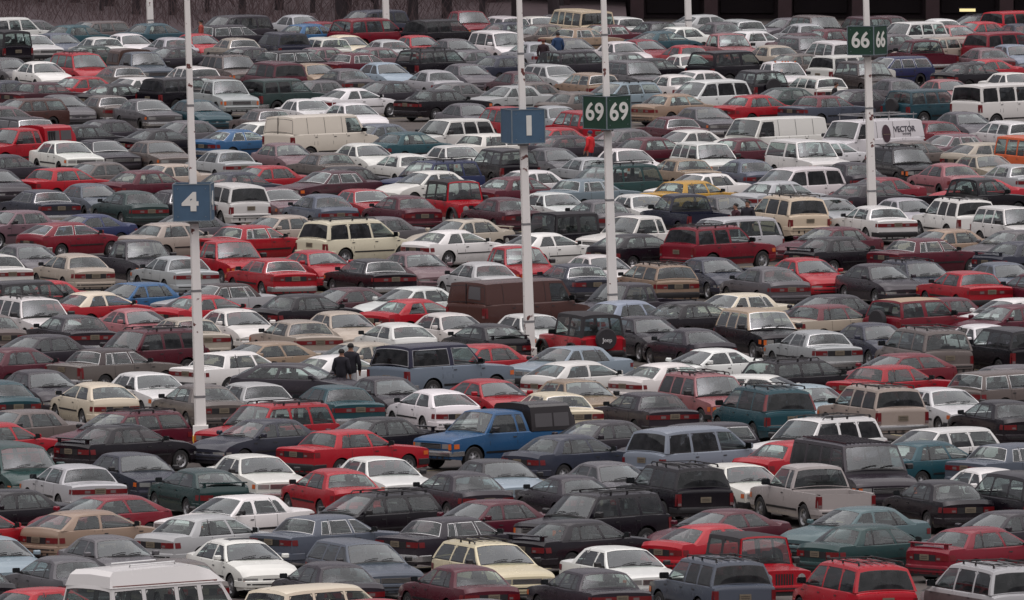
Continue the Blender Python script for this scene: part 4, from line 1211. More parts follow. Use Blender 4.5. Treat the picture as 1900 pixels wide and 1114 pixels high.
# ---------------------------------------------------------------- every vehicle: style, x, y, heading (degrees), colour, view, flags, near, label
VEHICLES = [
 ('s', -14.23, 381.64, 113.4, 'black', 'A', '', 1, 'black saloon at the left edge, tail towards us, in front of light blue saloon'),
 ('s', -11.67, 383.53, 113.0, 'grey', 'A', '', 1, 'grey saloon, tail towards us, between light blue saloon and taupe saloon'),
 ('s', -8.73, 382.59, 110.5, 'taupe', 'A', '', 1, 'taupe saloon, tail towards us, between grey saloon and dark grey saloon'),
 ('s', -4.74, 381.62, 110.8, 'dgrey', 'A', 'tb', 1, 'dark grey saloon, tail towards us, between taupe saloon and maroon saloon'),
 ('s', -1.36, 380.54, 113.3, 'maroon', 'A', '', 1, 'maroon saloon, tail towards us, between dark grey saloon and dark grey boxy saloon'),
 ('b', 1.97, 379.44, 111.1, 'dgrey', 'A', 'tb', 1, 'dark grey boxy saloon, tail towards us, right of maroon saloon'),
 ('u', 5.11, 379.47, 111.7, 'slate', 'A', 'rk,dkw', 1, 'silver blue sport utility with roof rack and dark tailgate window, bottom right area'),
 ('m', 8.73, 378.36, 110.7, 'red', 'A', 'rk,dkw', 1, 'bright red minivan seen from behind with roof rack and dark rear glass'),
 ('m', 12.04, 377.55, 113.3, 'silver', 'A', 'rk,dkw,wood', 1, 'silver minivan with dark side panel and roof rails, nearest the lower right corner'),
 ('s', -11.60, 372.83, 43.0, 'red', 'C', '', 1, 'bright red saloon at the left edge, tail left, in front of grey saloon'),
 ('v', -8.67, 367.21, 43.9, 'white', 'C', 'hitop', 1, 'white camper van with a raised roof at the bottom edge, long row of dark windows'),
 ('m', -4.69, 370.25, 44.4, 'cream', 'C', '', 1, 'cream minivan at the bottom edge with red car seen through its glass'),
 ('s', -3.27, 369.00, 42.8, 'red', 'C', '', 1, 'bright red saloon, tail left, between cream minivan and grey saloon'),
 ('s', -0.68, 368.98, 43.4, 'grey', 'C', '', 1, 'grey saloon in front of maroon saloon, right of bright red saloon, tail left'),
 ('s', -13.64, 390.36, -67.9, 'lblue', 'B', '', 1, 'light blue saloon at the left edge, facing us, in front of black saloon'),
 ('s', -10.52, 390.40, -68.3, 'grey', 'B', '', 1, 'grey saloon, facing us, between light blue saloon and white saloon'),
 ('s', -7.09, 389.23, -68.2, 'white', 'B', 'sun', 1, 'white saloon with sunroof, facing us, between grey saloon and blue-grey estate'),
 ('w', -3.86, 388.15, -68.5, 'slate', 'B', '', 1, 'blue-grey estate, facing us, between white saloon and pale yellow estate'),
 ('w', -0.50, 387.81, -67.1, 'yellowcream', 'B', 'rk', 1, 'pale yellow boxy estate car with roof bars and square headlights, facing us'),
 ('b', 2.88, 386.60, -67.2, 'white', 'B', '', 1, 'white boxy saloon, facing us, between pale yellow estate and blue-grey off-roader'),
 ('j', 6.38, 385.79, -68.2, 'red', 'B', 'rblack', 1, 'bright red soft-top off-roader with round lamps and slotted grille, facing us'),
 ('s', -14.51, 400.45, 42.6, 'red', 'C', '', 1, 'bright red saloon at the left edge, tail left, behind light blue saloon'),
 ('h', -11.30, 401.08, 45.0, 'tan', 'C', '', 1, 'tan three-door coupe with a large sloping rear window, tail lower left'),
 ('s', -8.07, 398.58, 45.4, 'silver', 'C', '', 1, 'silver saloon, tail left, between tan hatchback and blue-grey boxy saloon'),
 ('b', -4.84, 398.79, 44.0, 'slate', 'C', '', 1, 'grey-blue saloon with white writing chalked across its rear window'),
 ('b', -1.46, 398.03, 44.4, 'dgrey', 'C', '', 1, 'dark grey boxy saloon, tail left, between blue-grey boxy saloon and maroon saloon'),
 ('s', 1.90, 396.82, 43.4, 'black', 'C', 'sp', 1, 'black saloon with rear spoiler, tail left, between dark grey boxy saloon and bright red coupe'),
 ('c', 5.45, 396.12, 45.1, 'red', 'C', '', 1, 'bright red coupe, tail left, between black saloon and maroon coupe'),
 ('s', 9.64, 395.14, 45.1, 'green', 'C', '', 1, 'dark green saloon, tail left, between bright red soft-top off-roader and deep red saloon'),
 ('s', 12.51, 394.05, 45.3, 'crimson', 'C', 'sp', 1, 'deep red saloon with rear spoiler, tail left, between dark green saloon and dark grey saloon'),
 ('s', -14.12, 408.01, 222.9, 'black', 'D', '', 1, 'black saloon at the left edge, nose left, behind light blue saloon'),
 ('h', -11.30, 406.39, 223.5, 'crimson', 'D', '', 1, 'deep red hatchback, nose left, between tan hatchback and white boxy saloon'),
 ('b', -7.59, 405.91, 225.1, 'white', 'D', '', 1, 'white boxy saloon, nose left, between deep red hatchback and black estate'),
 ('w', -4.02, 406.22, 223.4, 'black', 'D', 'rk', 1, 'black estate car with roof rack between red saloon and maroon saloon'),
 ('s', -0.77, 403.98, 223.6, 'maroon', 'D', '', 1, 'maroon saloon, nose left, between dark grey boxy saloon and black off-roader'),
 ('u', 2.17, 402.80, 224.6, 'black', 'D', 'rk', 1, 'black off-roader, nose left, behind white boxy saloon, in front of grey saloon'),
 ('c', 5.58, 401.35, 225.3, 'maroon', 'D', '', 1, 'maroon coupe, nose left, between bright red coupe and pale teal saloon'),
 ('s', 9.25, 401.27, 223.2, 'teallight', 'D', '', 1, 'pale teal saloon, nose left, between maroon coupe and dark grey saloon'),
 ('s', 13.21, 399.77, 223.6, 'dgrey', 'D', '', 1, 'dark grey saloon at the right edge, nose left, behind silver minivan'),
 ('b', -12.38, 418.84, 110.7, 'silver', 'A', 'tb', 1, 'silver boxy saloon, tail towards us, behind tan hatchback, in front of black saloon'),
 ('h', -8.82, 417.78, 112.2, 'green', 'A', 'sp', 1, 'dark green hatchback, tail towards us, between silver boxy saloon and bright red saloon'),
 ('s', -5.02, 416.79, 111.2, 'red', 'A', '', 1, 'bright red saloon, tail towards us, between dark green hatchback and white boxy saloon'),
 ('s', -1.52, 415.75, 113.3, 'dgrey', 'A', '', 1, 'dark grey saloon, tail towards us, between black estate and light blue boxy saloon'),
 ('c', 1.56, 415.24, 111.7, 'dgrey', 'A', '', 1, 'dark grey coupe, tail towards us, between dark grey saloon and grey saloon'),
 ('u', 4.53, 414.83, 112.7, 'black', 'A', 'rk,dkw,tv', 1, 'black off-roader with roof rack, tail towards us, between grey saloon and white boxy saloon'),
 ('p', 8.37, 413.96, 111.6, 'silverbeige', 'A', 'tv', 1, 'big silver-beige pickup with an empty bed, tailgate towards us'),
 ('s', 11.83, 412.17, 111.5, 'black', 'A', '', 1, 'black saloon, tail towards us, behind deep red saloon, in front of white estate'),
 ('m', 14.06, 411.62, 112.6, 'black', 'A', '', 1, 'black minivan at the right edge, tail towards us, behind dark grey saloon'),
 ('m', -14.20, 423.26, -68.6, 'green', 'B', '', 1, 'dark green minivan at the left edge, facing us, behind black saloon'),
 ('b', -10.73, 423.21, -67.3, 'dslate', 'B', '', 1, 'dark blue-grey boxy saloon, facing us, between silver boxy saloon and white boxy saloon'),
 ('b', -7.26, 422.40, -69.5, 'white', 'B', '', 1, 'white boxy saloon, facing us, between dark blue-grey boxy saloon and white boxy saloon'),
 ('b', -3.67, 421.34, -67.5, 'white', 'B', '', 1, 'white boxy saloon, facing us, between bright red saloon and light blue boxy saloon'),
 ('b', -0.35, 420.32, -69.4, 'lblue', 'B', 'rblack', 1, 'pale blue saloon with a black vinyl rear roof beside the open patch of asphalt'),
 ('s', 2.83, 419.17, -66.9, 'grey', 'B', '', 1, 'grey saloon, facing us, between dark grey coupe and black off-roader'),
 ('b', 6.47, 418.57, -68.3, 'white', 'B', '', 1, 'white boxy saloon, facing us, between black off-roader and silver-beige pickup'),
 ('v', 9.64, 418.82, -69.2, 'dgrey', 'B', 'rib,dkw', 1, 'dark grey van with ribbed roof beside the big silver pickup'),
 ('s', 13.53, 416.50, -67.4, 'white', 'B', '', 1, 'white saloon, facing us, between black saloon and black minivan'),
 ('s', -15.12, 436.84, 45.0, 'red', 'C', '', 1, 'bright red saloon at the left edge, tail left, behind dark green minivan'),
 ('s', -11.33, 435.89, 43.7, 'black', 'C', 'sp,sun', 1, 'black saloon with rear spoiler and sunroof left of the pole marked 4'),
 ('b', -4.66, 433.77, 43.0, 'red', 'C', '', 1, 'bright red boxy saloon, tail left, between dark blue-grey saloon and black saloon'),
 ('s', 1.78, 431.37, 44.4, 'dslate', 'C', '', 1, 'dark blue-grey saloon, tail left, behind dark grey coupe, in front of cream boxy saloon'),
 ('m', 5.39, 430.79, 44.4, 'slatelight', 'C', '', 1, 'silver-blue tall estate with wrap-around lights, right of the blue pickup'),
 ('s', 8.43, 428.81, 42.8, 'red', 'C', '', 1, 'bright red saloon, tail left, behind silver-beige pickup, in front of light blue saloon'),
 ('s', 12.08, 428.54, 44.4, 'teal', 'C', '', 1, 'teal saloon, tail left, between dark grey van and white estate'),
 ('b', 14.66, 427.81, 43.8, 'slate', 'C', '', 1, 'blue-grey boxy saloon at the right edge, tail left, behind black minivan'),
 ('b', -14.84, 442.44, 223.6, 'taupe', 'D', '', 1, 'taupe boxy saloon, nose left, between bright red saloon and maroon estate'),
 ('w', -11.67, 441.01, 225.0, 'maroon', 'D', 'rk', 1, 'maroon estate with roof rack, nose left, between black saloon and dark blue-grey saloon'),
 ('s', -7.45, 438.09, 224.5, 'dslate', 'D', '', 1, 'dark blue-grey saloon, nose left, between black saloon and bright red boxy saloon'),
 ('s', -4.24, 438.77, 225.4, 'black', 'D', 'sp', 1, 'black saloon with rear spoiler, nose left, just right of the couple in black'),
 ('p', -0.53, 437.94, 222.6, 'blue', 'D', 'cap', 1, 'bright blue pickup with a black fibreglass cap over its bed'),
 ('s', 2.45, 437.33, 225.4, 'dgrey', 'D', '', 1, 'dark grey saloon, nose left, between blue pickup and pale blue-grey minivan'),
 ('w', 5.16, 435.50, 224.2, 'dgrey', 'D', 'ch', 1, 'dark grey estate with bright trim, nose left, between pale blue-grey minivan and white off-roader'),
 ('u', 8.85, 434.22, 224.3, 'white', 'D', 'rk', 1, 'white off-roader with roof rack, nose left, between dark grey estate and dark grey van'),
 ('w', 12.20, 433.34, 225.4, 'white', 'D', '', 1, 'white estate, nose left, between teal saloon and blue-grey boxy saloon'),
 ('s', -15.92, 456.89, 110.7, 'teal', 'A', '', 1, 'teal saloon at the left edge, tail towards us, behind bright red saloon'),
 ('h', -12.83, 456.61, 110.8, 'cream', 'A', '', 1, 'cream hatchback, tail towards us, between dark grey saloon and white boxy saloon'),
 ('s', -9.60, 454.98, 111.1, 'taupe', 'A', '', 1, 'taupe saloon, tail towards us, just right of the pole of sign 4'),
 ('b', -5.48, 454.59, 111.8, 'teal', 'A', 'tb', 1, 'teal boxy saloon, tail towards us, just left of the couple in black'),
 ('h', -2.39, 453.14, 112.1, 'white', 'A', '', 1, 'white rounded old three-door with tall rear window behind the blue pickup'),
 ('b', 1.20, 451.26, 110.9, 'cream', 'A', '', 1, 'cream boxy saloon, tail towards us, between blue pickup and dark grey boxy saloon'),
 ('b', 4.02, 451.25, 113.0, 'dgrey', 'A', 'tb', 1, 'dark grey boxy saloon, tail towards us, between cream boxy saloon and teal minivan'),
 ('m', 7.63, 449.75, 111.0, 'teal', 'A', 'rk,dkw,redp,lowgrey', 1, 'teal minivan with wrap-around dark glass and red tail pillars'),
 ('u', 10.92, 449.98, 113.5, 'beige', 'A', 'rk,dkw', 1, 'large dirty white sport utility with wide dark tailgate window'),
 ('s', 14.68, 447.28, 111.3, 'black', 'A', '', 1, 'black saloon at the right edge, tail towards us, behind blue-grey boxy saloon'),
 ('s', -14.58, 461.59, -68.5, 'dgrey', 'B', '', 1, 'dark grey saloon, facing us, between teal saloon and cream hatchback'),
 ('b', -11.21, 460.48, -67.3, 'white', 'B', '', 1, 'white boxy saloon, facing us, just left of the pole of sign 4, behind maroon estate'),
 ('b', -8.04, 456.00, 113.3, 'silver', 'A', '', 1, 'silver boxy saloon, tail towards us, between taupe saloon and dark grey hatchback'),
 ('s', -3.80, 458.12, -69.0, 'dgrey', 'B', '', 1, 'dark grey saloon, facing us, just right of the couple in black, behind black saloon'),
 ('h', -0.58, 457.56, -67.7, 'red', 'B', '', 1, 'bright red hatchback, facing us, between white hatchback and tan boxy saloon'),
 ('b', 2.06, 456.90, -66.5, 'tan', 'B', '', 1, 'tan boxy saloon, facing us, between bright red hatchback and dark grey boxy saloon'),
 ('u', 6.04, 455.10, -67.6, 'rose', 'B', 'rk', 1, 'dusty rose off-roader with roof rack, facing us, between white coupe and white hatchback'),
 ('s', 9.16, 454.29, -66.9, 'lblue', 'B', '', 1, 'light blue saloon, facing us, between teal minivan and beige off-roader'),
 ('b', 13.19, 452.79, -67.0, 'white', 'B', '', 1, 'white boxy saloon, facing us, between beige off-roader and taupe estate'),
 ('s', -15.72, 473.58, 45.3, 'maroon', 'C', '', 1, 'maroon saloon at the left edge, tail left, behind teal saloon'),
 ('b', -12.67, 473.49, 45.0, 'taupe', 'C', 'rbrown,ch,tv', 1, 'long grey saloon with brown vinyl roof and chrome window frames, nose right'),
 ('b', -8.69, 471.82, 44.9, 'white', 'C', 'tb', 1, 'white boxy saloon, tail left, just right of the pole of sign 4'),
 ('c', -5.42, 470.79, 42.7, 'white', 'C', '', 1, 'white coupe, tail left, just left of the couple in black, behind teal boxy saloon'),
 ('u', -2.23, 469.41, 44.9, 'blueslate', 'C', 'rnavy,big,ch', 1, 'light blue and navy two-tone off-roader with chrome framed side window'),
 ('h', 2.22, 467.38, 45.3, 'white', 'C', 'tb', 1, 'white hatchback, tail left, between bright red hatchback and white coupe'),
 ('c', 5.04, 466.74, 44.3, 'white', 'C', 'tb', 1, 'white coupe, tail left, between white hatchback and dusty rose off-roader'),
 ('w', 9.26, 467.41, 43.8, 'black', 'C', 'rk', 1, 'black estate with roof rack, tail left, between white coupe and deep red hatchback'),
 ('b', 11.98, 464.64, 44.9, 'red', 'C', '', 1, 'bright red boxy saloon, tail left, between black estate and deep red hatchback'),
 ('h', 15.95, 465.43, 43.2, 'grey', 'C', '', 1, 'grey hatchback at the right edge, tail left, behind taupe estate'),
 ('s', -15.43, 480.14, 225.3, 'dgrey', 'D', '', 1, 'dark grey saloon, nose left, between maroon saloon and taupe boxy saloon'),
 ('u', -11.94, 478.37, 224.0, 'maroon', 'D', 'rk', 1, 'maroon off-roader with roof rack, nose left, between dark grey boxy saloon and beige boxy saloon'),
 ('h', -8.13, 477.28, 222.5, 'tan', 'D', '', 1, 'tan hatchback, nose left, between white boxy saloon and beige saloon'),
 ('s', -5.02, 476.07, 225.6, 'beige', 'D', '', 1, 'beige saloon, nose left, just right of the couple in black, behind white coupe'),
 ('u', -7.28, 440.82, 224.3, 'red', 'D', 'rk', 1, 'bright red off-roader with roof rack, nose left, between maroon estate and teal boxy saloon'),
 ('h', -6.69, 465.96, -21.0, 'dgrey', 'E', '', 1, 'dark grey five-door parked almost side-on, nose right, in front of the couple in black'),
 ('s', -1.21, 475.06, 224.4, 'red', 'D', '', 1, 'bright red saloon, nose left, between dull blue off-roader and light blue boxy saloon'),
 ('b', 1.70, 474.10, 224.9, 'lblue', 'D', '', 1, 'light blue boxy saloon, nose left, between bright red saloon and white coupe'),
 ('c', 6.19, 473.88, 224.3, 'white', 'D', '', 1, 'white coupe, nose left, between light blue boxy saloon and black estate'),
 ('h', 7.85, 460.19, -21.6, 'white', 'E', '', 1, 'white two-door parked almost side-on behind the teal minivan, nose right'),
 ('h', 12.17, 470.93, 224.1, 'crimson', 'D', '', 1, 'deep red hatchback, nose left, between bright red boxy saloon and grey hatchback'),
 ('w', 15.61, 461.51, 42.5, 'taupe', 'C', 'ch', 1, 'taupe estate with bright trim at the right edge, tail left, behind black saloon'),
 ('s', -17.51, 492.54, 110.8, 'taupe', 'A', '', 1, 'taupe saloon at the left edge, tail towards us, behind maroon saloon'),
 ('b', -14.61, 491.84, 111.5, 'dgrey', 'A', 'tb', 1, 'dark grey boxy saloon, behind dark grey saloon, left of dusty rose coupe, tail towards us'),
 ('b', -10.84, 490.45, 111.2, 'beige', 'A', 'tb', 1, 'beige boxy saloon, tail towards us, between maroon off-roader and white saloon'),
 ('b', -7.11, 489.09, 110.8, 'beige', 'A', 'tb', 1, 'beige boxy saloon, tail towards us, between white saloon and beige saloon'),
 ('h', -3.84, 488.12, 110.6, 'white', 'A', '', 1, 'white hatchback, tail towards us, between beige saloon and white saloon'),
 ('h', -0.87, 487.59, 113.4, 'black', 'A', 'sp', 1, 'black hatchback with rear spoiler left of the open red off-roader'),
 ('j', 2.29, 486.85, 113.2, 'red', 'A', 'rblack,spare', 1, 'red soft-top off-roader with black spare wheel cover lettered Jeep'),
 ('c', 5.81, 485.27, 113.1, 'dgrey', 'A', '', 1, 'dark grey coupe, tail towards us, between dark grey saloon and silver boxy saloon'),
 ('b', 9.80, 483.28, 110.6, 'silver', 'A', 'ch', 1, 'silver boxy saloon, tail towards us, between dark grey coupe and dark blue-grey saloon'),
 ('m', 13.30, 480.03, 110.4, 'taupe', 'A', 'rk', 1, 'taupe minivan with roof rack, tail towards us, between dark blue-grey saloon and white saloon'),
 ('u', 16.01, 479.90, 112.8, 'black', 'A', '', 1, 'black off-roader at the right edge, tail towards us, behind grey hatchback'),
 ('u', -15.95, 496.46, -67.4, 'white', 'B', 'rk', 1, 'white off-roader with roof rack at the left edge, facing us, behind dark grey saloon'),
 ('c', -12.49, 496.11, -66.4, 'rose', 'B', '', 1, 'dusty rose coupe, facing us, between dark grey boxy saloon and beige boxy saloon'),
 ('s', -9.12, 494.66, -67.3, 'white', 'B', '', 1, 'white saloon, facing us, between beige boxy saloon and beige boxy saloon'),
 ('s', -5.59, 493.20, -69.6, 'beige', 'B', '', 1, 'beige saloon, facing us, just left of the couple in black, behind white coupe'),
 ('s', -1.97, 492.30, -66.4, 'white', 'B', '', 1, 'white saloon, facing us, between white hatchback and black hatchback'),
 ('b', 0.74, 491.87, -67.8, 'white', 'B', '', 1, 'white boxy saloon, facing us, between black hatchback and bright red soft-top off-roader'),
 ('s', 4.45, 490.38, -68.7, 'dgrey', 'B', '', 1, 'dark grey saloon, facing us, between pale blue-grey saloon and dark grey coupe'),
 ('u', 8.24, 489.62, -69.3, 'black', 'B', 'rtan,ch', 1, 'black off-roader with tan rear roof and chrome windscreen frame, facing us'),
 ('s', 11.93, 486.63, -68.9, 'dslate', 'B', '', 1, 'dark blue-grey saloon, facing us, between silver boxy saloon and taupe minivan'),
 ('s', 15.54, 485.74, -69.2, 'white', 'B', '', 1, 'white saloon, facing us, between taupe minivan and black off-roader'),
 ('c', -14.06, 506.63, 43.4, 'red', 'C', 'rcream', 1, 'red convertible with a cream fabric roof'),
 ('c', -10.31, 504.52, 43.7, 'red', 'C', '', 1, 'bright red coupe, tail left, between dusty rose coupe and white saloon'),
 ('s', -6.95, 503.89, 45.5, 'black', 'C', '', 1, 'black saloon, tail left, between bright red coupe and dark maroon coupe'),
 ('c', -3.19, 502.23, 44.5, 'red', 'C', '', 1, 'bright red coupe, tail left, between beige saloon and white saloon'),
 ('v', 0.26, 501.60, 45.1, 'brown', 'C', 'nowin', 1, 'long dark brown panel van with two rear doors, in front of pole 1'),
 ('s', 3.99, 500.08, 43.3, 'slatelight', 'C', '', 1, 'pale blue-grey saloon, tail left, between bright red soft-top off-roader and dark grey saloon'),
 ('s', 6.12, 499.40, 45.1, 'black', 'C', '', 1, 'black saloon, tail left, between pale blue-grey saloon and black off-roader'),
 ('b', 10.70, 497.98, 43.5, 'beige', 'C', 'rmaroon', 1, 'beige boxy saloon, tail left, between black off-roader and deep red off-roader'),
 ('u', 13.69, 497.04, 44.2, 'crimson', 'C', 'tantop,spare,short', 1, 'small red off-roader with canvas top and rear spare wheel'),
 ('s', 16.56, 497.25, 222.8, 'maroon', 'D', '', 1, 'maroon saloon at the right edge, nose left, behind black off-roader'),
 ('b', -13.08, 510.82, 225.5, 'blue', 'D', '', 1, 'blue boxy saloon, nose left, between bright red coupe and silver boxy saloon'),
 ('b', -10.22, 510.24, 224.6, 'silver', 'D', 'rbrown,ch', 1, 'silver saloon with brown vinyl roof behind pole 4, nose left'),
 ('c', -5.81, 508.79, 223.9, 'dmaroon', 'D', '', 1, 'dark maroon coupe, nose left, between black saloon and white saloon'),
 ('s', -3.50, 507.95, 223.8, 'white', 'D', '', 1, 'white saloon, nose left, between dark maroon coupe and brown van'),
 ('p', 3.93, 505.37, 223.4, 'dgrey', 'D', '', 1, 'dark grey pickup, nose left, just right of the pole of sign 69'),
 ('b', 7.48, 504.33, 225.4, 'cream', 'D', '', 1, 'cream boxy saloon, nose left, between black saloon and black off-roader'),
 ('s', 10.60, 503.13, 224.9, 'dgrey', 'D', '', 1, 'dark grey saloon, nose left, between cream boxy saloon and deep red off-roader'),
 ('b', 14.26, 501.66, 224.0, 'maroon', 'D', '', 1, 'maroon boxy saloon, nose left, between deep red off-roader and white saloon'),
 ('s', 16.73, 501.03, 225.0, 'white', 'D', '', 1, 'white saloon at the right edge, nose left, behind maroon saloon'),
 ('s', -16.44, 511.83, 222.7, 'red', 'D', '', 1, 'bright red saloon, nose left, between black off-roader and bright red coupe'),
 ('u', -16.44, 507.21, 42.9, 'black', 'C', '', 1, 'black off-roader at the left edge, tail left, behind white off-roader'),
 ('b', -18.66, 529.79, 113.3, 'white', 'A', 'tb', 1, 'white boxy saloon at the left edge, tail towards us, behind black off-roader'),
 ('s', -15.65, 529.58, 112.7, 'beige', 'A', '', 1, 'beige saloon, tail towards us, between grey saloon and dark grey pickup'),
 ('b', -11.99, 528.08, 112.2, 'silver', 'A', 'tb', 1, 'silver boxy saloon, tail towards us, just left of sign 4, behind bright red coupe'),
 ('b', -8.56, 526.76, 113.5, 'red', 'A', '', 1, 'bright red boxy saloon, tail towards us, between silver boxy saloon and bright red hatchback'),
 ('b', -5.03, 526.44, 113.5, 'black', 'A', 'tb,soft,ch', 1, 'black old luxury saloon with padded roof and full-width red tail lights'),
 ('s', -1.14, 524.09, 111.5, 'silver', 'A', '', 1, 'silver saloon, tail towards us, just left of the pole of sign 1, behind brown van'),
 ('b', 2.13, 523.18, 112.0, 'dslate', 'A', '', 1, 'dark blue-grey boxy saloon, tail towards us, just right of the pole of sign 1'),
 ('w', 4.99, 523.03, 111.8, 'tan', 'A', 'rk', 1, 'tan boxy estate car with dark rear plate near pole 69'),
 ('s', 8.88, 521.00, 113.3, 'grey', 'A', 'tb', 1, 'grey saloon, tail towards us, between dark blue-grey saloon and bright red saloon'),
 ('b', 15.79, 518.41, 112.6, 'red', 'A', '', 1, 'bright red boxy saloon, tail towards us, between dark blue-grey estate and blue-grey saloon'),
 ('s', -17.40, 535.43, -67.8, 'grey', 'B', '', 1, 'grey saloon, facing us, between white boxy saloon and beige saloon'),
 ('p', -13.44, 533.11, -67.5, 'dgrey', 'B', '', 1, 'dark grey pickup facing us, left of pole 4 above the silver saloon'),
 ('p', -10.21, 532.85, -66.9, 'red', 'B', '', 1, 'red pickup facing us just right of pole 4'),
 ('h', -6.89, 532.11, -69.3, 'red', 'B', '', 1, 'bright red hatchback, facing us, between bright red boxy saloon and black boxy saloon'),
 ('s', -3.37, 530.30, -68.8, 'rosegrey', 'B', '', 1, 'rosy grey saloon, facing us, between black boxy saloon and silver saloon'),
 ('p', 0.13, 528.86, -67.0, 'red', 'B', 'redmir', 1, 'bright red pickup with red mirrors facing us, behind pole 1'),
 ('s', 3.17, 528.23, -66.9, 'white', 'B', '', 1, 'white saloon, facing us, just left of the pole of sign 69'),
 ('s', 7.16, 526.46, -68.0, 'dslate', 'B', '', 1, 'dark blue-grey saloon, facing us, just left of the couple in dark coats'),
 ('s', 10.48, 526.19, -68.1, 'red', 'B', '', 1, 'bright red saloon, facing us, between grey saloon and dark grey saloon'),
 ('s', 12.95, 522.32, -67.0, 'dgrey', 'B', '', 1, 'dark grey saloon, facing us, between bright red saloon and dark blue-grey estate'),
 ('w', 14.36, 523.76, -69.5, 'dslate', 'B', 'rk', 1, 'dark blue-grey estate, facing us, between dark grey saloon and bright red boxy saloon'),
 ('s', 17.38, 523.34, -68.9, 'slate', 'B', '', 1, 'blue-grey saloon at the right edge, facing us, behind maroon saloon'),
 ('s', 18.27, 517.15, 112.5, 'maroon', 'A', '', 1, 'maroon saloon at the right edge, tail towards us, behind white saloon'),
 ('h', -16.44, 552.41, 43.7, 'crimson', 'C', 'ch', 1, 'deep red hatchback, tail left, between rosy grey boxy saloon and navy blue coupe'),
 ('s', -12.51, 551.05, 43.0, 'beige', 'C', '', 1, 'beige saloon, tail left, just left of sign 4, behind silver boxy saloon'),
 ('b', -9.51, 549.43, 43.7, 'red', 'C', 'ch', 1, 'bright red boxy saloon with bright trim, tail left, between bright red pickup and beige saloon'),
 ('m', -5.76, 548.19, 42.5, 'cream', 'C', 'rk', 1, 'long cream minivan with brown pinstripe, tail left'),
 ('c', -2.07, 547.07, 44.4, 'white', 'C', '', 1, 'white coupe, tail left, between grey saloon and beige saloon'),
 ('c', 1.30, 545.05, 44.6, 'white', 'C', '', 1, 'white coupe, tail left, just right of the pole of sign 1, behind bright red pickup'),
 ('h', 4.66, 543.97, 45.4, 'black', 'C', '', 1, 'black hatchback, tail left, just right of the pole of sign 69, behind dark grey pickup'),
 ('u', 7.55, 543.36, 45.6, 'crimson', 'C', 'rk', 1, 'large red sport utility with roof rails right of pole 69'),
 ('s', 11.95, 541.05, 44.7, 'black', 'C', 'sp', 1, 'black saloon with rear spoiler, tail left, between deep red off-roader and maroon boxy saloon'),
 ('b', 15.11, 540.26, 42.5, 'maroon', 'C', 'ch', 1, 'maroon boxy saloon with bright trim, tail left, between black saloon and tan saloon'),
 ('s', 18.72, 538.05, 43.8, 'dslate', 'C', 'sp', 1, 'dark blue-grey saloon with rear spoiler at the right edge, tail left, behind blue-grey saloon'),
 ('b', -18.90, 559.81, 225.3, 'rosegrey', 'D', '', 1, 'rosy grey boxy saloon at the left edge, nose left, behind grey saloon'),
 ('c', -16.12, 558.13, 223.0, 'navy', 'D', '', 1, 'navy blue coupe, nose left, between deep red hatchback and grey saloon'),
 ('s', -12.31, 556.99, 223.7, 'grey', 'D', '', 1, 'grey saloon, nose left, just left of sign 4, behind beige saloon'),
 ('s', -8.85, 556.00, 225.5, 'beige', 'D', '', 1, 'beige saloon, nose left, between bright red boxy saloon and cream minivan'),
 ('s', -5.22, 554.72, 222.5, 'grey', 'D', '', 1, 'grey saloon, nose left, between cream minivan and beige saloon'),
 ('s', -1.95, 553.35, 224.6, 'beige', 'D', 'sun,sp', 1, 'beige saloon with sunroof, nose left, between white coupe and black soft-top off-roader'),
 ('j', 1.50, 550.71, 222.8, 'black', 'D', '', 1, 'black square soft-top off-roader facing left behind pole 69'),
 ('p', 4.70, 550.00, 223.7, 'white', 'D', '', 1, 'white pickup facing left just right of pole 69'),
 ('m', 7.87, 549.13, 222.9, 'silver', 'D', '', 1, 'silver minivan facing left behind the large red sport utility'),
 ('s', 11.65, 547.50, 225.0, 'maroon', 'D', '', 1, 'maroon saloon, nose left, between silver minivan and maroon boxy saloon'),
 ('s', 15.77, 546.05, 222.5, 'tan', 'D', '', 1, 'tan saloon, nose left, between maroon boxy saloon and grey saloon'),
 ('s', 18.32, 545.11, 225.6, 'grey', 'D', '', 1, 'grey saloon at the right edge, nose left, behind dark blue-grey saloon'),
 ('b', -18.33, 576.05, 113.6, 'dslate', 'A', 'ch', 0, 'dark blue-grey boxy saloon, behind deep red hatchback, left of blue-grey saloon, tail towards us'),
 ('s', -14.79, 574.91, 113.1, 'dgreen', 'A', 'tb', 1, 'dark green saloon, tail towards us, between blue-grey saloon and dark grey boxy saloon'),
 ('m', -10.88, 575.38, 110.8, 'white', 'A', 'dkw,tv', 1, 'white minivan seen from behind just right of sign 4'),
 ('s', -7.39, 572.22, 111.3, 'slate', 'A', 'tb', 1, 'blue-grey saloon, tail towards us, between rosy grey boxy saloon and bright red boxy saloon'),
 ('s', -4.24, 571.26, 113.4, 'maroon', 'A', '', 1, 'maroon saloon, tail towards us, between bright red boxy saloon and dark maroon saloon'),
 ('s', -0.41, 569.76, 113.5, 'dmaroon', 'A', '', 1, 'dark maroon saloon, tail towards us, between maroon saloon and white boxy saloon'),
 ('s', 3.27, 567.87, 110.5, 'grey', 'A', '', 1, 'grey saloon, tail towards us, just left of the pole of sign 69, behind white saloon'),
 ('p', 6.59, 566.19, 111.6, 'dnavy', 'A', 'open', 1, 'dark pickup with yellow car seen through its cab window'),
 ('m', 10.46, 565.95, 112.1, 'sand', 'A', 'rk,dkw', 1, 'pale sand-coloured minivan with dark rear glass beside the two people'),
 ('b', 13.72, 563.62, 112.2, 'white', 'A', '', 1, 'white saloon with barred square tail lights at the foot of pole 66'),
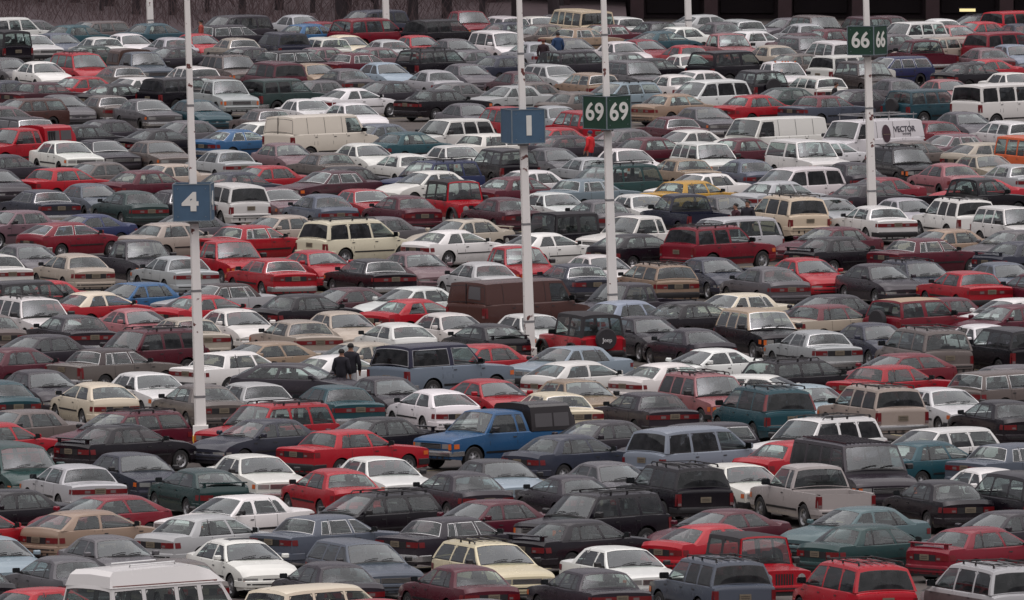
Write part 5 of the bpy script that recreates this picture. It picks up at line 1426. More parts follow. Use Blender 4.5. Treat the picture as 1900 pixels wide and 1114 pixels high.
 ('u', 16.81, 563.67, 112.1, 'white', 'A', 'rk,dkw', 1, 'white two-door sport utility with dark wrap-around rear glass'),
 ('s', -16.37, 580.08, -68.6, 'slate', 'B', '', 0, 'blue-grey saloon, facing us, between dark blue-grey boxy saloon and dark green saloon'),
 ('b', -13.08, 575.83, 113.3, 'dgrey', 'A', 'ch', 0, 'dark grey boxy saloon with bright trim, tail towards us, just left of sign 4'),
 ('b', -9.10, 576.95, -68.7, 'rosegrey', 'B', '', 0, 'rosy grey boxy saloon, facing us, between white minivan and blue-grey saloon'),
 ('b', -5.64, 575.93, -69.4, 'red', 'B', '', 0, 'bright red boxy saloon, facing us, between blue-grey saloon and maroon saloon'),
 ('j', -2.03, 574.97, -68.2, 'red', 'B', 'rblack', 1, 'red open off-roader with black canvas top left of pole 1'),
 ('b', 1.68, 573.27, -67.3, 'white', 'B', '', 1, 'white boxy saloon, facing us, between dark maroon saloon and dull blue boxy saloon'),
 ('b', 5.05, 571.84, -68.7, 'white', 'B', '', 1, 'white boxy saloon, facing us, just right of the pole of sign 69, behind white pickup'),
 ('s', 8.28, 570.85, -68.3, 'grey', 'B', '', 1, 'grey saloon, facing us, just left of the couple in dark coats, behind silver minivan'),
 ('b', 12.20, 569.24, -68.7, 'silver', 'B', '', 1, 'silver boxy saloon, facing us, between sand-coloured minivan and silver saloon'),
 ('s', 15.16, 568.73, -67.5, 'silver', 'B', '', 1, 'silver saloon, facing us, between white boxy saloon and white off-roader'),
 ('u', 18.84, 556.57, -67.4, 'white', 'B', '', 1, 'white off-roader at the right edge, facing us, behind grey saloon'),
 ('b', -17.85, 593.73, 43.1, 'red', 'C', '', 0, 'bright red boxy saloon, tail left, between dark grey saloon and taupe saloon'),
 ('s', -14.44, 591.49, 42.7, 'maroon', 'C', '', 0, 'maroon saloon, tail left, between taupe saloon and beige boxy saloon'),
 ('s', -10.82, 590.13, 44.3, 'dslate', 'C', '', 0, 'dark blue-grey saloon, tail left, just right of sign 4, behind white minivan'),
 ('s', -6.92, 593.91, 224.6, 'black', 'D', '', 0, 'black saloon, nose left, between dark maroon boxy saloon and white saloon'),
 ('s', -3.42, 590.56, 223.0, 'white', 'D', '', 0, 'white saloon, nose left, between dark maroon boxy saloon and bright red soft-top off-roader'),
 ('s', 0.28, 586.29, 45.5, 'maroon', 'C', '', 0, 'maroon saloon, tail left, just left of sign 1, behind dark maroon saloon'),
 ('b', 3.08, 584.88, 45.0, 'blueslate', 'C', '', 0, 'dull blue boxy saloon, tail left, just left of the person in red, behind grey saloon'),
 ('b', 7.13, 583.31, 45.0, 'yellow', 'C', '', 1, 'yellow saloon, the only yellow one, behind the dark pickup'),
 ('s', 10.60, 582.64, 44.2, 'silver', 'C', '', 0, 'silver saloon, tail left, just right of the couple in dark coats, behind sand-coloured minivan'),
 ('s', 14.09, 581.17, 44.5, 'dgrey', 'C', '', 0, 'dark grey saloon, tail left, just left of the pole of sign 66'),
 ('p', 17.95, 578.56, 44.7, 'black', 'C', '', 1, 'black pickup with dark cab window, nose right, near the right edge'),
 ('s', -16.88, 598.02, 224.9, 'taupe', 'D', '', 0, 'taupe saloon, nose left, between bright red boxy saloon and maroon saloon'),
 ('b', -14.09, 596.68, 223.9, 'beige', 'D', '', 0, 'beige boxy saloon, nose left, just left of sign 4, behind maroon saloon'),
 ('s', -10.11, 594.98, 223.0, 'red', 'D', '', 0, 'bright red saloon, nose left, between dark blue-grey saloon and black saloon'),
 ('b', -7.36, 590.97, 224.0, 'dmaroon', 'D', 'ch', 0, 'dark maroon boxy saloon, nose left, between rosy grey boxy saloon and black saloon'),
 ('u', -3.24, 593.27, 224.1, 'navy', 'D', 'rk', 0, 'navy blue off-roader with roof rack, nose left, between white saloon and black off-roader'),
 ('s', 0.47, 591.04, 225.0, 'white', 'D', '', 0, 'white saloon, nose left, just right of sign 1, behind maroon saloon'),
 ('m', 3.89, 590.48, 224.3, 'green', 'D', 'rk', 0, 'dark green minivan with roof rack, nose left, just right of the person in red'),
 ('b', 7.37, 588.71, 225.4, 'white', 'D', 'sun', 0, 'white boxy saloon with sunroof, nose left, just left of the couple in dark coats'),
 ('m', 11.13, 587.73, 225.3, 'white', 'D', '', 0, 'white minivan, nose left, between blue-grey saloon and dark grey saloon'),
 ('c', 14.37, 586.70, 223.7, 'crimson', 'D', '', 0, 'deep red coupe, nose left, just right of the pole of sign 66'),
 ('c', 18.27, 585.62, 223.4, 'red', 'D', '', 0, 'bright red coupe, nose left, between dusty rose saloon and silver boxy saloon'),
 ('s', -20.53, 591.85, -69.4, 'dgrey', 'B', '', 0, 'dark grey saloon at the left edge, facing us, behind rosy grey boxy saloon'),
 ('b', -11.82, 609.06, 112.7, 'silver', 'A', 'tb', 0, 'silver boxy saloon, tail towards us, between taupe boxy saloon and rosy grey saloon'),
 ('b', -7.65, 606.87, 111.1, 'taupe', 'A', '', 0, 'taupe boxy saloon, tail towards us, between rosy grey saloon and white saloon'),
 ('s', -4.45, 605.56, 113.4, 'white', 'A', '', 0, 'white saloon, tail towards us, between white saloon and navy blue off-roader'),
 ('u', -0.46, 604.36, 111.6, 'black', 'A', '', 0, 'black off-roader, tail towards us, just left of sign 1, behind maroon saloon'),
 ('b', 3.06, 602.66, 111.4, 'silver', 'A', '', 0, 'silver boxy saloon, tail towards us, just right of the person in red'),
 ('b', 6.82, 601.72, 113.6, 'tan', 'A', '', 0, 'tan boxy saloon, tail towards us, between dark green minivan and blue-grey saloon'),
 ('s', 9.38, 600.55, 111.2, 'slate', 'A', '', 0, 'blue-grey saloon, tail towards us, just right of the couple in dark coats, behind silver minivan'),
 ('s', 13.57, 598.28, 112.0, 'dgrey', 'A', 'tb', 0, 'dark grey saloon, tail towards us, just left of the pole of sign 66'),
 ('s', 17.45, 597.34, 112.5, 'rose', 'A', '', 0, 'dusty rose saloon, tail towards us, between dark grey saloon and beige boxy saloon'),
 ('b', 20.11, 596.71, 113.0, 'silver', 'A', '', 0, 'silver boxy saloon at the right edge, tail towards us, behind white off-roader'),
 ('b', -16.99, 617.67, -67.1, 'dgrey', 'B', '', 0, 'dark grey boxy saloon, facing us, between white boxy saloon and taupe boxy saloon'),
 ('b', -14.65, 616.78, -67.8, 'taupe', 'B', '', 0, 'taupe boxy saloon, facing us, between dark grey boxy saloon and silver boxy saloon'),
 ('b', -18.48, 616.54, -67.9, 'white', 'B', '', 0, 'white boxy saloon, facing us, between bright red pickup and dark grey boxy saloon'),
 ('s', -9.34, 614.56, -68.3, 'rosegrey', 'B', '', 0, 'rosy grey saloon, facing us, between silver boxy saloon and taupe boxy saloon'),
 ('s', -6.03, 614.20, -66.7, 'white', 'B', '', 0, 'white saloon, facing us, between taupe boxy saloon and white saloon'),
 ('b', -2.27, 612.60, -68.3, 'white', 'B', '', 0, 'white boxy saloon, facing us, between white saloon and black off-roader'),
 ('s', 1.76, 610.08, -66.7, 'grey', 'B', '', 0, 'grey saloon, facing us, just left of the person in red, behind white boxy saloon'),
 ('b', 4.76, 609.62, -67.9, 'white', 'B', '', 0, 'white boxy saloon, facing us, just right of the person in red, behind dark green minivan'),
 ('u', 8.04, 608.81, -68.8, 'white', 'B', '', 1, 'white sport utility with a dark bonnet band near the centre right'),
 ('u', 12.14, 608.42, -66.5, 'white', 'B', 'big', 1, 'tall white sport utility with black mirrors in front of the white panel van'),
 ('u', 15.93, 604.73, -69.1, 'black', 'B', 'rk', 0, 'black off-roader with roof rack, facing us, just right of the pole of sign 66'),
 ('b', 19.31, 604.51, -66.7, 'beige', 'B', '', 0, 'beige boxy saloon, facing us, between dusty rose saloon and silver boxy saloon'),
 ('s', -20.54, 604.65, 45.2, 'dgrey', 'C', '', 0, 'dark grey saloon at the left edge, tail left, behind dark grey saloon'),
 ('s', -18.11, 631.70, 43.0, 'black', 'C', '', 0, 'black saloon, tail left, between black off-roader and dark grey saloon'),
 ('c', -14.85, 629.70, 43.2, 'black', 'C', 'tb', 0, 'black coupe, tail left, between dark grey boxy saloon and grey saloon'),
 ('c', -11.53, 628.98, 44.0, 'blue', 'C', 'ch', 1, 'bright blue coupe with chrome rear window rim left of the cream van'),
 ('v', -8.02, 627.24, 44.3, 'offwhite', 'C', 'nowin', 1, 'cream panel van with no side windows, upper left of centre'),
 ('s', -4.24, 625.17, 44.5, 'teal', 'C', '', 0, 'teal saloon, tail left, between blue-grey saloon and white boxy saloon'),
 ('b', -0.80, 623.68, 43.4, 'white', 'C', '', 0, 'white boxy saloon, tail left, just left of sign 1, behind black off-roader'),
 ('h', 2.47, 622.98, 43.3, 'dgrey', 'C', '', 0, 'dark grey hatchback, tail left, just left of the person in red, behind grey saloon'),
 ('s', 5.92, 620.24, 43.1, 'maroon', 'C', '', 0, 'maroon saloon, tail left, just right of sign 69, behind white boxy saloon'),
 ('s', 9.79, 619.45, 44.9, 'maroon', 'C', '', 0, 'maroon saloon, tail left, between white off-roader and white off-roader'),
 ('s', 13.16, 617.23, 45.6, 'white', 'C', '', 0, 'white saloon, tail left, just left of the pole of sign 66, behind silver boxy saloon'),
 ('s', 16.74, 617.14, 42.6, 'taupe', 'C', '', 0, 'taupe saloon, tail left, just right of the pole of sign 66, behind black off-roader'),
 ('h', 19.70, 616.63, 44.7, 'beige', 'C', '', 0, 'beige hatchback at the right edge, tail left, behind beige boxy saloon'),
 ('p', -20.64, 621.85, 224.9, 'red', 'D', 'capc', 1, 'red pickup with louvred red camper shell at the left edge'),
 ('s', -17.65, 636.05, 222.7, 'dgrey', 'D', '', 0, 'dark grey saloon, nose left, between black saloon and black coupe'),
 ('s', -14.12, 635.28, 225.4, 'grey', 'D', '', 0, 'grey saloon, nose left, between black coupe and blue coupe'),
 ('s', -10.98, 633.85, 224.9, 'white', 'D', '', 0, 'white saloon, nose left, between blue coupe and off-white van'),
 ('s', -5.91, 632.29, 224.5, 'slate', 'D', '', 0, 'blue-grey saloon, nose left, between white saloon and teal saloon'),
 ('u', -2.76, 630.59, 223.6, 'white', 'D', '', 1, 'white sport utility facing left, beside sign 1'),
 ('s', 1.54, 628.75, 225.4, 'red', 'D', '', 0, 'bright red saloon, nose left, just right of sign 1, behind grey saloon'),
 ('s', 4.49, 627.39, 225.5, 'grey', 'D', '', 0, 'grey saloon, nose left, just right of sign 69, behind white boxy saloon'),
 ('s', 7.26, 626.59, 224.7, 'white', 'D', '', 0, 'white saloon, nose left, between maroon boxy saloon and white off-roader'),
 ('v', 10.81, 624.47, 222.5, 'white', 'D', 'nowin', 1, 'white windowless panel van facing left, right of centre'),
 ('v', 14.85, 622.40, 224.4, 'white', 'D', 'nowin,vector', 1, 'white panel van lettered VECTOR with a ladder rack, behind pole 66'),
 ('b', 18.27, 622.93, 224.5, 'rosegrey', 'D', '', 0, 'rosy grey boxy saloon, nose left, between deep red boxy saloon and beige hatchback'),
 ('u', -20.38, 628.96, -66.6, 'black', 'B', 'big,ch', 1, 'tall black off-roader facing us above the red camper-shell pickup'),
 ('u', 2.89, 639.12, 111.6, 'red', 'A', '', 0, 'bright red off-roader, tail towards us, just left of sign 69, behind silver boxy saloon'),
 ('b', 6.85, 639.84, 111.7, 'maroon', 'A', '', 0, 'maroon boxy saloon, tail towards us, between grey saloon and grey boxy saloon'),
 ('b', 17.86, 635.71, 113.3, 'crimson', 'A', '', 0, 'deep red boxy saloon, tail towards us, between white van and grey saloon'),
 ('w', 21.03, 635.02, 113.4, 'white', 'A', '', 0, 'white estate at the right edge, tail towards us, behind silver boxy saloon'),
 ('v', 21.56, 606.39, -67.4, 'orange', 'B', '', 1, 'bright orange van cut off by the right edge'),
 ('s', 19.66, 643.68, -67.4, 'grey', 'B', '', 0, 'grey saloon, facing us, between deep red boxy saloon and white estate'),
 ('b', 8.47, 648.63, -67.6, 'grey', 'B', '', 0, 'grey boxy saloon, facing us, between maroon boxy saloon and bright red saloon'),
 ('s', -13.83, 655.97, -67.8, 'teal', 'B', '', 0, 'teal saloon, facing us, between grey boxy saloon and taupe boxy saloon'),
 ('b', -10.79, 647.55, 110.8, 'taupe', 'A', '', 0, 'taupe boxy saloon, tail towards us, between teal saloon and white boxy saloon'),
 ('s', -6.94, 652.66, -66.8, 'white', 'B', '', 0, 'white saloon, facing us, between off-white van and blue-grey saloon'),
 ('s', -1.84, 652.14, -67.6, 'grey', 'B', '', 0, 'grey saloon, facing us, just left of sign 1, behind white off-roader'),
 ('u', -0.35, 642.97, 110.6, 'red', 'A', '', 0, 'bright red off-roader, tail towards us, just left of sign 1, behind black off-roader'),
 ('s', 1.98, 649.65, -67.6, 'silver', 'B', '', 0, 'silver saloon, facing us, just right of sign 1, behind bright red saloon'),
 ('b', -21.20, 675.20, 43.9, 'dmaroon', 'C', '', 0, 'dark maroon boxy saloon, tail left, between dark blue-grey saloon and bright red saloon'),
 ('s', -17.76, 673.08, 44.0, 'black', 'C', '', 0, 'black saloon, tail left, between bright red saloon and white boxy saloon'),
 ('u', -14.84, 673.33, 42.9, 'black', 'C', '', 0, 'black off-roader, tail left, between white boxy saloon and brown saloon'),
 ('u', -10.34, 672.06, 44.6, 'dgreen', 'C', '', 0, 'dark green off-roader, tail left, between silver pickup and grey boxy saloon'),
 ('c', -7.06, 669.99, 42.5, 'white', 'C', '', 1, 'white two-door coupe with rounded rear glass above the cream van'),
 ('b', -3.09, 667.26, 43.0, 'black', 'C', 'tb', 1, 'black saloon with full-width red tail lights beside a bare asphalt patch'),
 ('s', 3.07, 664.66, 44.0, 'taupe', 'C', '', 0, 'taupe saloon, tail left, just left of sign 69, behind bright red off-roader'),
 ('s', 7.39, 662.60, 42.9, 'tan', 'C', 'tb', 0, 'tan saloon, tail left, between taupe saloon and grey boxy saloon'),
 ('s', 10.97, 661.25, 42.5, 'red', 'C', '', 0, 'bright red saloon, tail left, between grey boxy saloon and dark green saloon'),
 ('b', 13.99, 660.89, 44.2, 'slate', 'C', 'rmaroon', 0, 'blue-grey boxy saloon, tail left, between dark green saloon and dark grey saloon'),
 ('u', 18.55, 660.88, 44.0, 'dteal', 'C', 'spare', 1, 'dark teal off-roader with spare wheel left of the white window van'),
 ('v', 21.87, 658.57, 44.4, 'white', 'C', 'win,dkw', 1, 'white passenger van with dark windows at the right edge'),
 ('s', -22.93, 676.62, 44.2, 'dslate', 'C', '', 0, 'dark blue-grey saloon at the left edge, tail left, behind rosy grey saloon'),
 ('s', -22.20, 649.84, 44.1, 'rosegrey', 'C', '', 0, 'rosy grey saloon at the left edge, tail left, behind bright red pickup'),
 ('w', -21.74, 656.41, 223.7, 'brown', 'D', '', 0, 'brown estate, nose left, between rosy grey saloon and grey saloon'),
 ('s', -19.93, 680.61, 224.7, 'red', 'D', '', 0, 'bright red saloon, nose left, between dark maroon boxy saloon and black saloon'),
 ('b', -17.44, 679.88, 224.6, 'white', 'D', '', 0, 'white boxy saloon, nose left, between black saloon and black off-roader'),
 ('b', -9.17, 676.42, 223.1, 'grey', 'D', '', 0, 'grey boxy saloon, nose left, between dark green off-roader and white coupe'),
 ('s', -5.93, 675.64, 225.5, 'dgrey', 'D', '', 0, 'dark grey saloon, nose left, between white coupe and black boxy saloon'),
 ('s', -2.86, 673.71, 225.6, 'grey', 'D', '', 0, 'grey saloon, nose left, between black boxy saloon and silver boxy saloon'),
 ('b', -0.24, 671.00, 223.6, 'silver', 'D', '', 0, 'silver boxy saloon, nose left, just left of sign 1, behind bright red off-roader'),
 ('s', 0.58, 674.27, 223.1, 'taupe', 'D', '', 0, 'taupe saloon, nose left, just right of sign 1, behind silver saloon'),
 ('w', 4.72, 673.78, 224.1, 'lblue', 'D', 'rk', 0, 'light blue estate with roof rack, nose left, just right of sign 69, behind grey saloon'),
 ('m', 8.73, 670.22, 225.4, 'white', 'D', '', 0, 'white minivan, nose left, between white saloon and black off-roader'),
 ('s', 12.06, 668.51, 223.1, 'dgreen', 'D', '', 0, 'dark green saloon, nose left, between bright red saloon and blue-grey boxy saloon'),
 ('s', 15.17, 666.65, 223.7, 'dgrey', 'D', '', 0, 'dark grey saloon, nose left, just left of the pole of sign 66'),
 ('b', -18.14, 661.32, 112.0, 'taupe', 'A', 'ch,tb', 0, 'taupe boxy saloon with bright trim, tail towards us, between grey saloon and grey boxy saloon'),
 ('b', -16.11, 656.76, -68.7, 'grey', 'B', '', 0, 'grey boxy saloon, facing us, between taupe boxy saloon and teal saloon'),
 ('s', -19.92, 660.84, -69.1, 'grey', 'B', '', 0, 'grey saloon, facing us, between dark maroon boxy saloon and taupe boxy saloon'),
 ('p', -13.04, 670.33, -69.1, 'silver', 'B', '', 1, 'silver-white extended cab pickup with orange indicator, facing us'),
 ('b', -9.01, 656.93, -69.3, 'white', 'B', '', 0, 'white boxy saloon, facing us, between taupe boxy saloon and white saloon'),
 ('u', 11.17, 681.96, 112.4, 'black', 'A', 'spare,short', 0, 'black off-roader, tail towards us, between white saloon and white pickup'),
 ('w', 13.76, 681.05, 113.6, 'white', 'A', '', 0, 'white estate, tail towards us, between dark green saloon and grey saloon'),
 ('s', 17.39, 678.56, 113.1, 'grey', 'A', '', 0, 'grey saloon, tail towards us, just right of sign 66, behind dark teal off-roader'),
 ('s', 19.85, 677.34, -67.4, 'rose', 'B', '', 0, 'dusty rose saloon, facing us, between grey saloon and black saloon'),
 ('b', 23.18, 685.09, -66.6, 'white', 'B', '', 0, 'white boxy saloon at the right edge, facing us, behind white van'),
 ('u', 16.51, 690.46, -69.4, 'dbrown', 'B', '', 0, 'dark brown off-roader, facing us, just left of sign 66, behind dark grey saloon'),
 ('b', -18.30, 693.05, 111.7, 'taupe', 'A', 'ch', 0, 'taupe boxy saloon, tail towards us, between bright red saloon and white boxy saloon'),
 ('w', -15.00, 692.05, 110.6, 'white', 'A', '', 0, 'white estate, tail towards us, between black off-roader and brown saloon'),
 ('m', -11.11, 691.29, 113.3, 'maroon', 'A', 'dkw', 0, 'maroon minivan, tail towards us, between taupe off-roader and tan saloon'),
 ('s', -7.84, 689.70, 112.2, 'grey', 'A', '', 0, 'grey saloon, tail towards us, between tan saloon and light blue saloon'),
 ('s', -3.71, 688.17, 112.1, 'silver', 'A', '', 0, 'silver saloon, tail towards us, between light blue saloon and grey saloon'),
 ('s', 0.21, 686.69, 111.5, 'dmaroon', 'A', '', 0, 'dark maroon saloon, tail towards us, just left of the two people standing far back'),
 ('w', 3.44, 684.79, 111.7, 'tan', 'A', '', 0, 'tan estate, tail towards us, just left of sign 69, behind taupe saloon'),
 ('s', 7.37, 683.16, 112.4, 'white', 'A', '', 0, 'white saloon, tail towards us, between light blue estate and white saloon'),
 ('s', 8.38, 687.23, 222.7, 'white', 'D', '', 0, 'white saloon, nose left, between white saloon and white minivan'),
 ('s', -22.02, 697.32, -69.0, 'white', 'B', '', 0, 'white saloon, facing us, between grey saloon and bright red saloon'),
 ('m', -20.32, 701.02, -68.4, 'red', 'B', 'rk', 0, 'bright red minivan with roof rack, facing us, between white boxy saloon and white boxy saloon'),
 ('p', -17.52, 701.59, -69.2, 'slate', 'B', 'capb', 1, 'slate blue pickup with brown camper shell, upper left'),
 ('u', -13.13, 698.15, -68.0, 'taupe', 'B', 'rk', 0, 'taupe off-roader with roof rack, facing us, between white estate and dark grey saloon'),
 ('s', -9.23, 695.33, -66.5, 'tan', 'B', '', 0, 'tan saloon, facing us, between maroon minivan and grey saloon'),
 ('s', -5.91, 696.31, -66.9, 'lblue', 'B', '', 0, 'light blue saloon, facing us, between grey saloon and silver saloon'),
 ('s', -2.05, 694.81, -69.5, 'grey', 'B', '', 0, 'grey saloon, facing us, between silver saloon and dark blue-grey saloon'),
 ('w', 2.01, 693.17, -66.7, 'silver', 'B', '', 0, 'silver estate, facing us, just left of the two people standing far back, behind taupe saloon'),
 ('u', 5.78, 691.36, -66.8, 'grey', 'B', '', 0, 'grey off-roader, facing us, just right of sign 69, behind light blue estate'),
 ('p', 12.46, 690.32, -68.9, 'white', 'B', 'cablights', 1, 'white pickup with five roof marker lamps facing us, left of pole 66'),
 ('s', -23.75, 701.70, -67.2, 'grey', 'B', '', 0, 'grey saloon at the left edge, facing us, behind dark blue-grey saloon'),
 ('s', -13.87, 680.86, 223.7, 'brown', 'D', '', 0, 'brown saloon, nose left, between white estate and dark green off-roader'),
 ('s', -0.34, 704.67, 45.6, 'dslate', 'C', '', 0, 'dark blue-grey saloon, tail left, between grey saloon and dark maroon saloon'),
 ('b', 6.70, 701.89, 45.0, 'black', 'C', '', 0, 'black boxy saloon, tail left, between grey off-roader and white saloon'),
 ('u', 10.49, 700.79, 45.0, 'black', 'C', 'big', 1, 'long black sport utility with tinted glass, tail left'),
 ('s', 13.27, 706.58, 222.5, 'taupe', 'D', '', 0, 'taupe saloon, nose left, between white pickup and white off-roader'),
 ('u', 15.92, 698.69, 44.6, 'white', 'C', '', 0, 'white off-roader, tail left, just left of sign 66, behind dark grey saloon'),
 ('w', 17.85, 702.51, 224.0, 'navy', 'D', '', 0, 'navy blue estate, nose left, just right of sign 66, behind grey saloon'),
 ('s', 21.64, 696.76, 45.4, 'black', 'C', '', 0, 'black saloon, tail left, between dusty rose saloon and bright red coupe'),
 ('c', 22.18, 701.84, 222.9, 'red', 'D', '', 0, 'bright red coupe, nose left, between black saloon and white boxy saloon'),
 ('w', -10.14, 710.58, 42.5, 'black', 'C', '', 0, 'black estate, tail left, between dark grey saloon and rosy grey saloon'),
 ('b', -7.23, 708.39, 44.0, 'maroon', 'C', 'ch', 0, 'maroon boxy saloon with bright trim, tail left, between rosy grey saloon and light blue saloon'),
 ('u', -3.49, 705.66, 43.4, 'black', 'C', 'rk', 0, 'black off-roader with roof rack, tail left, between silver saloon and grey saloon'),
 ('u', 3.15, 704.13, 43.9, 'dgrey', 'C', '', 1, 'dark grey sport utility with lit red brake lamp in front of two standing people'),
 ('m', 24.09, 726.80, 45.0, 'crimson', 'C', 'dkw', 0, 'deep red minivan, tail left, between bright red saloon and dark blue-grey saloon'),
 ('s', -20.57, 716.17, 222.9, 'dgreen', 'D', '', 0, 'dark green saloon, nose left, between blue-grey saloon and blue-grey pickup'),
 ('s', -13.00, 714.24, 223.5, 'dgrey', 'D', '', 0, 'dark grey saloon, nose left, between taupe off-roader and black estate'),
 ('s', -16.51, 714.81, 224.1, 'dgrey', 'D', '', 0, 'dark grey saloon, nose left, between blue-grey pickup and bright red saloon'),
 ('s', -9.48, 714.08, 223.9, 'rosegrey', 'D', '', 0, 'rosy grey saloon, nose left, between black estate and maroon boxy saloon'),
 ('s', -6.93, 714.03, 222.6, 'rosegrey', 'D', '', 0, 'rosy grey saloon, nose left, between rosy grey saloon and silver saloon'),
 ('s', -2.24, 710.89, 224.1, 'grey', 'D', '', 0, 'grey saloon, nose left, between black off-roader and dark blue-grey saloon'),
 ('s', 4.96, 707.93, 224.7, 'grey', 'D', '', 0, 'grey saloon, nose left, between dark grey off-roader and black boxy saloon'),
 ('s', 8.40, 705.68, -68.8, 'white', 'B', '', 0, 'white saloon, facing us, between black boxy saloon and black off-roader'),
 ('s', 8.28, 717.28, 111.6, 'red', 'A', '', 0, 'bright red saloon, tail towards us, between black boxy saloon and black off-roader'),
 ('s', 12.51, 717.27, 113.4, 'beige', 'A', '', 0, 'beige saloon, tail towards us, between black off-roader and taupe saloon'),
 ('m', 15.36, 715.62, 111.7, 'white', 'A', '', 0, 'white minivan, tail towards us, just left of sign 66, behind white off-roader'),
 ('p', 19.77, 716.14, 110.9, 'maroon', 'A', '', 1, 'maroon pickup seen from behind just right of sign 66'),
 ('s', 22.61, 713.94, 111.7, 'rosegrey', 'A', '', 0, 'rosy grey saloon, tail towards us, between black saloon and pale blue-grey saloon'),
 ('s', 24.30, 717.61, -68.2, 'slatelight', 'B', '', 0, 'pale blue-grey saloon at the right edge, facing us, behind white boxy saloon'),
 ('j', -24.73, 726.37, 111.5, 'black', 'A', '', 1, 'black soft-top off-roader with clear plastic windows, left edge near the top'),
 ('b', -23.52, 730.17, -69.2, 'white', 'B', '', 0, 'white boxy saloon, facing us, between black soft-top off-roader and blue-grey saloon'),
 ('s', -22.28, 731.93, -67.0, 'slate', 'B', '', 0, 'blue-grey saloon, facing us, between white boxy saloon and teal saloon'),
 ('b', -20.22, 727.60, 110.6, 'white', 'A', '', 0, 'white boxy saloon, tail towards us, between teal saloon and white saloon'),
 ('s', -18.79, 731.05, -67.3, 'white', 'B', '', 0, 'white saloon, facing us, between white boxy saloon and silver saloon'),
 ('s', -16.75, 726.82, 111.3, 'silver', 'A', '', 0, 'silver saloon, tail towards us, between white saloon and bright red saloon'),
 ('s', -15.36, 730.91, -67.0, 'red', 'B', '', 0, 'bright red saloon, facing us, between silver saloon and dark grey estate'),
 ('b', -13.53, 726.51, 110.7, 'beige', 'A', 'ch', 0, 'beige boxy saloon with bright trim, tail towards us, between dark grey estate and black estate'),
 ('u', -11.31, 726.50, 110.5, 'dnavy', 'A', '', 0, 'dark navy off-roader, tail towards us, between dark grey estate and blue saloon'),
 ('w', -9.34, 726.45, 111.1, 'white', 'A', '', 0, 'white estate, tail towards us, between dark navy off-roader and cream saloon'),
 ('s', -8.10, 729.21, -67.5, 'cream', 'B', '', 0, 'cream saloon, facing us, between white estate and rosy grey saloon'),
 ('s', -6.18, 724.02, 111.9, 'silver', 'A', '', 0, 'silver saloon, tail towards us, between rosy grey saloon and bright red saloon'),
 ('s', -4.55, 728.86, -69.4, 'red', 'B', '', 0, 'bright red saloon, facing us, between silver saloon and grey saloon'),
 ('s', -2.71, 724.53, -68.0, 'grey', 'B', '', 0, 'grey saloon, facing us, between black off-roader and grey saloon'),
 ('m', -0.57, 727.33, -66.6, 'white', 'B', '', 1, 'white minivan facing us left of pole 1 near the top'),
 ('s', 0.95, 721.22, 112.8, 'silver', 'A', '', 0, 'silver saloon, tail towards us, just left of the two people standing far back'),
 ('s', 2.97, 725.13, -69.6, 'grey', 'B', '', 0, 'grey saloon, facing us, just right of the two people standing far back'),
 ('s', 5.36, 721.25, -69.5, 'white', 'B', '', 0, 'white saloon, facing us, between grey saloon and deep red saloon'),
 ('s', 6.47, 723.98, -67.8, 'crimson', 'B', '', 0, 'deep red saloon, facing us, between white saloon and white saloon'),
 ('p', 10.44, 723.93, -68.8, 'rose', 'B', '', 1, 'dusty red pickup facing us with empty bed, upper right of centre'),
 ('u', 14.34, 720.10, -68.3, 'grey', 'B', '', 0, 'grey off-roader, facing us, between beige saloon and white minivan'),
 ('s', 18.87, 731.17, 43.2, 'grey', 'C', '', 0, 'grey saloon, tail left, just right of sign 66, behind navy blue estate'),
 ('w', 20.66, 726.06, 223.6, 'beige', 'D', '', 0, 'beige estate, nose left, between maroon pickup and deep red minivan'),
 ('u', -24.97, 745.20, 44.3, 'white', 'C', '', 0, 'white off-roader at the left edge, tail left, behind black soft-top off-roader'),
 ('s', -24.07, 749.36, 43.6, 'grey', 'C', '', 0, 'grey saloon, tail left, between white off-roader and blue-grey saloon'),
 ('s', -21.70, 742.79, 43.4, 'teal', 'C', '', 0, 'teal saloon, tail left, between blue-grey saloon and taupe estate'),
 ('s', -17.81, 745.05, 43.9, 'dteal', 'C', '', 0, 'dark teal saloon, tail left, between white saloon and silver saloon'),
 ('w', -13.91, 742.36, 44.8, 'dgrey', 'C', '', 0, 'dark grey estate, tail left, between bright red saloon and dark grey minivan'),
 ('s', -10.06, 744.18, 45.3, 'blue', 'C', '', 0, 'blue saloon, tail left, between dark navy off-roader and cream saloon'),
 ('m', -7.04, 744.53, 42.7, 'crimson', 'C', '', 1, 'dark red minivan, tail left, near the bare trees'),
 ('u', -3.44, 742.80, 44.1, 'black', 'C', '', 0, 'black off-roader, tail left, between bright red saloon and deep red pickup'),
 ('s', 0.01, 746.37, 45.3, 'dslate', 'C', '', 0, 'dark blue-grey saloon, tail left, between white minivan and white boxy saloon'),
 ('b', 3.47, 739.58, 45.0, 'tan', 'C', '', 0, 'tan boxy saloon, tail left, just right of the two people standing far back'),
 ('c', 7.50, 736.78, 43.9, 'dteal', 'C', '', 0, 'dark teal coupe, tail left, between maroon boxy saloon and white saloon'),
 ('h', 9.93, 757.81, 44.9, 'silver', 'C', '', 0, 'silver hatchback, tail left, between white saloon and grey saloon'),
 ('s', 12.04, 735.29, 43.4, 'white', 'C', '', 0, 'white saloon, tail left, between dusty rose pickup and dark maroon saloon'),
 ('s', 14.52, 732.53, 42.4, 'dmaroon', 'C', '', 0, 'dark maroon saloon, tail left, between white saloon and maroon saloon'),
 ('s', 15.94, 737.58, 43.6, 'maroon', 'C', '', 0, 'maroon saloon, tail left, just left of sign 66, behind white minivan'),
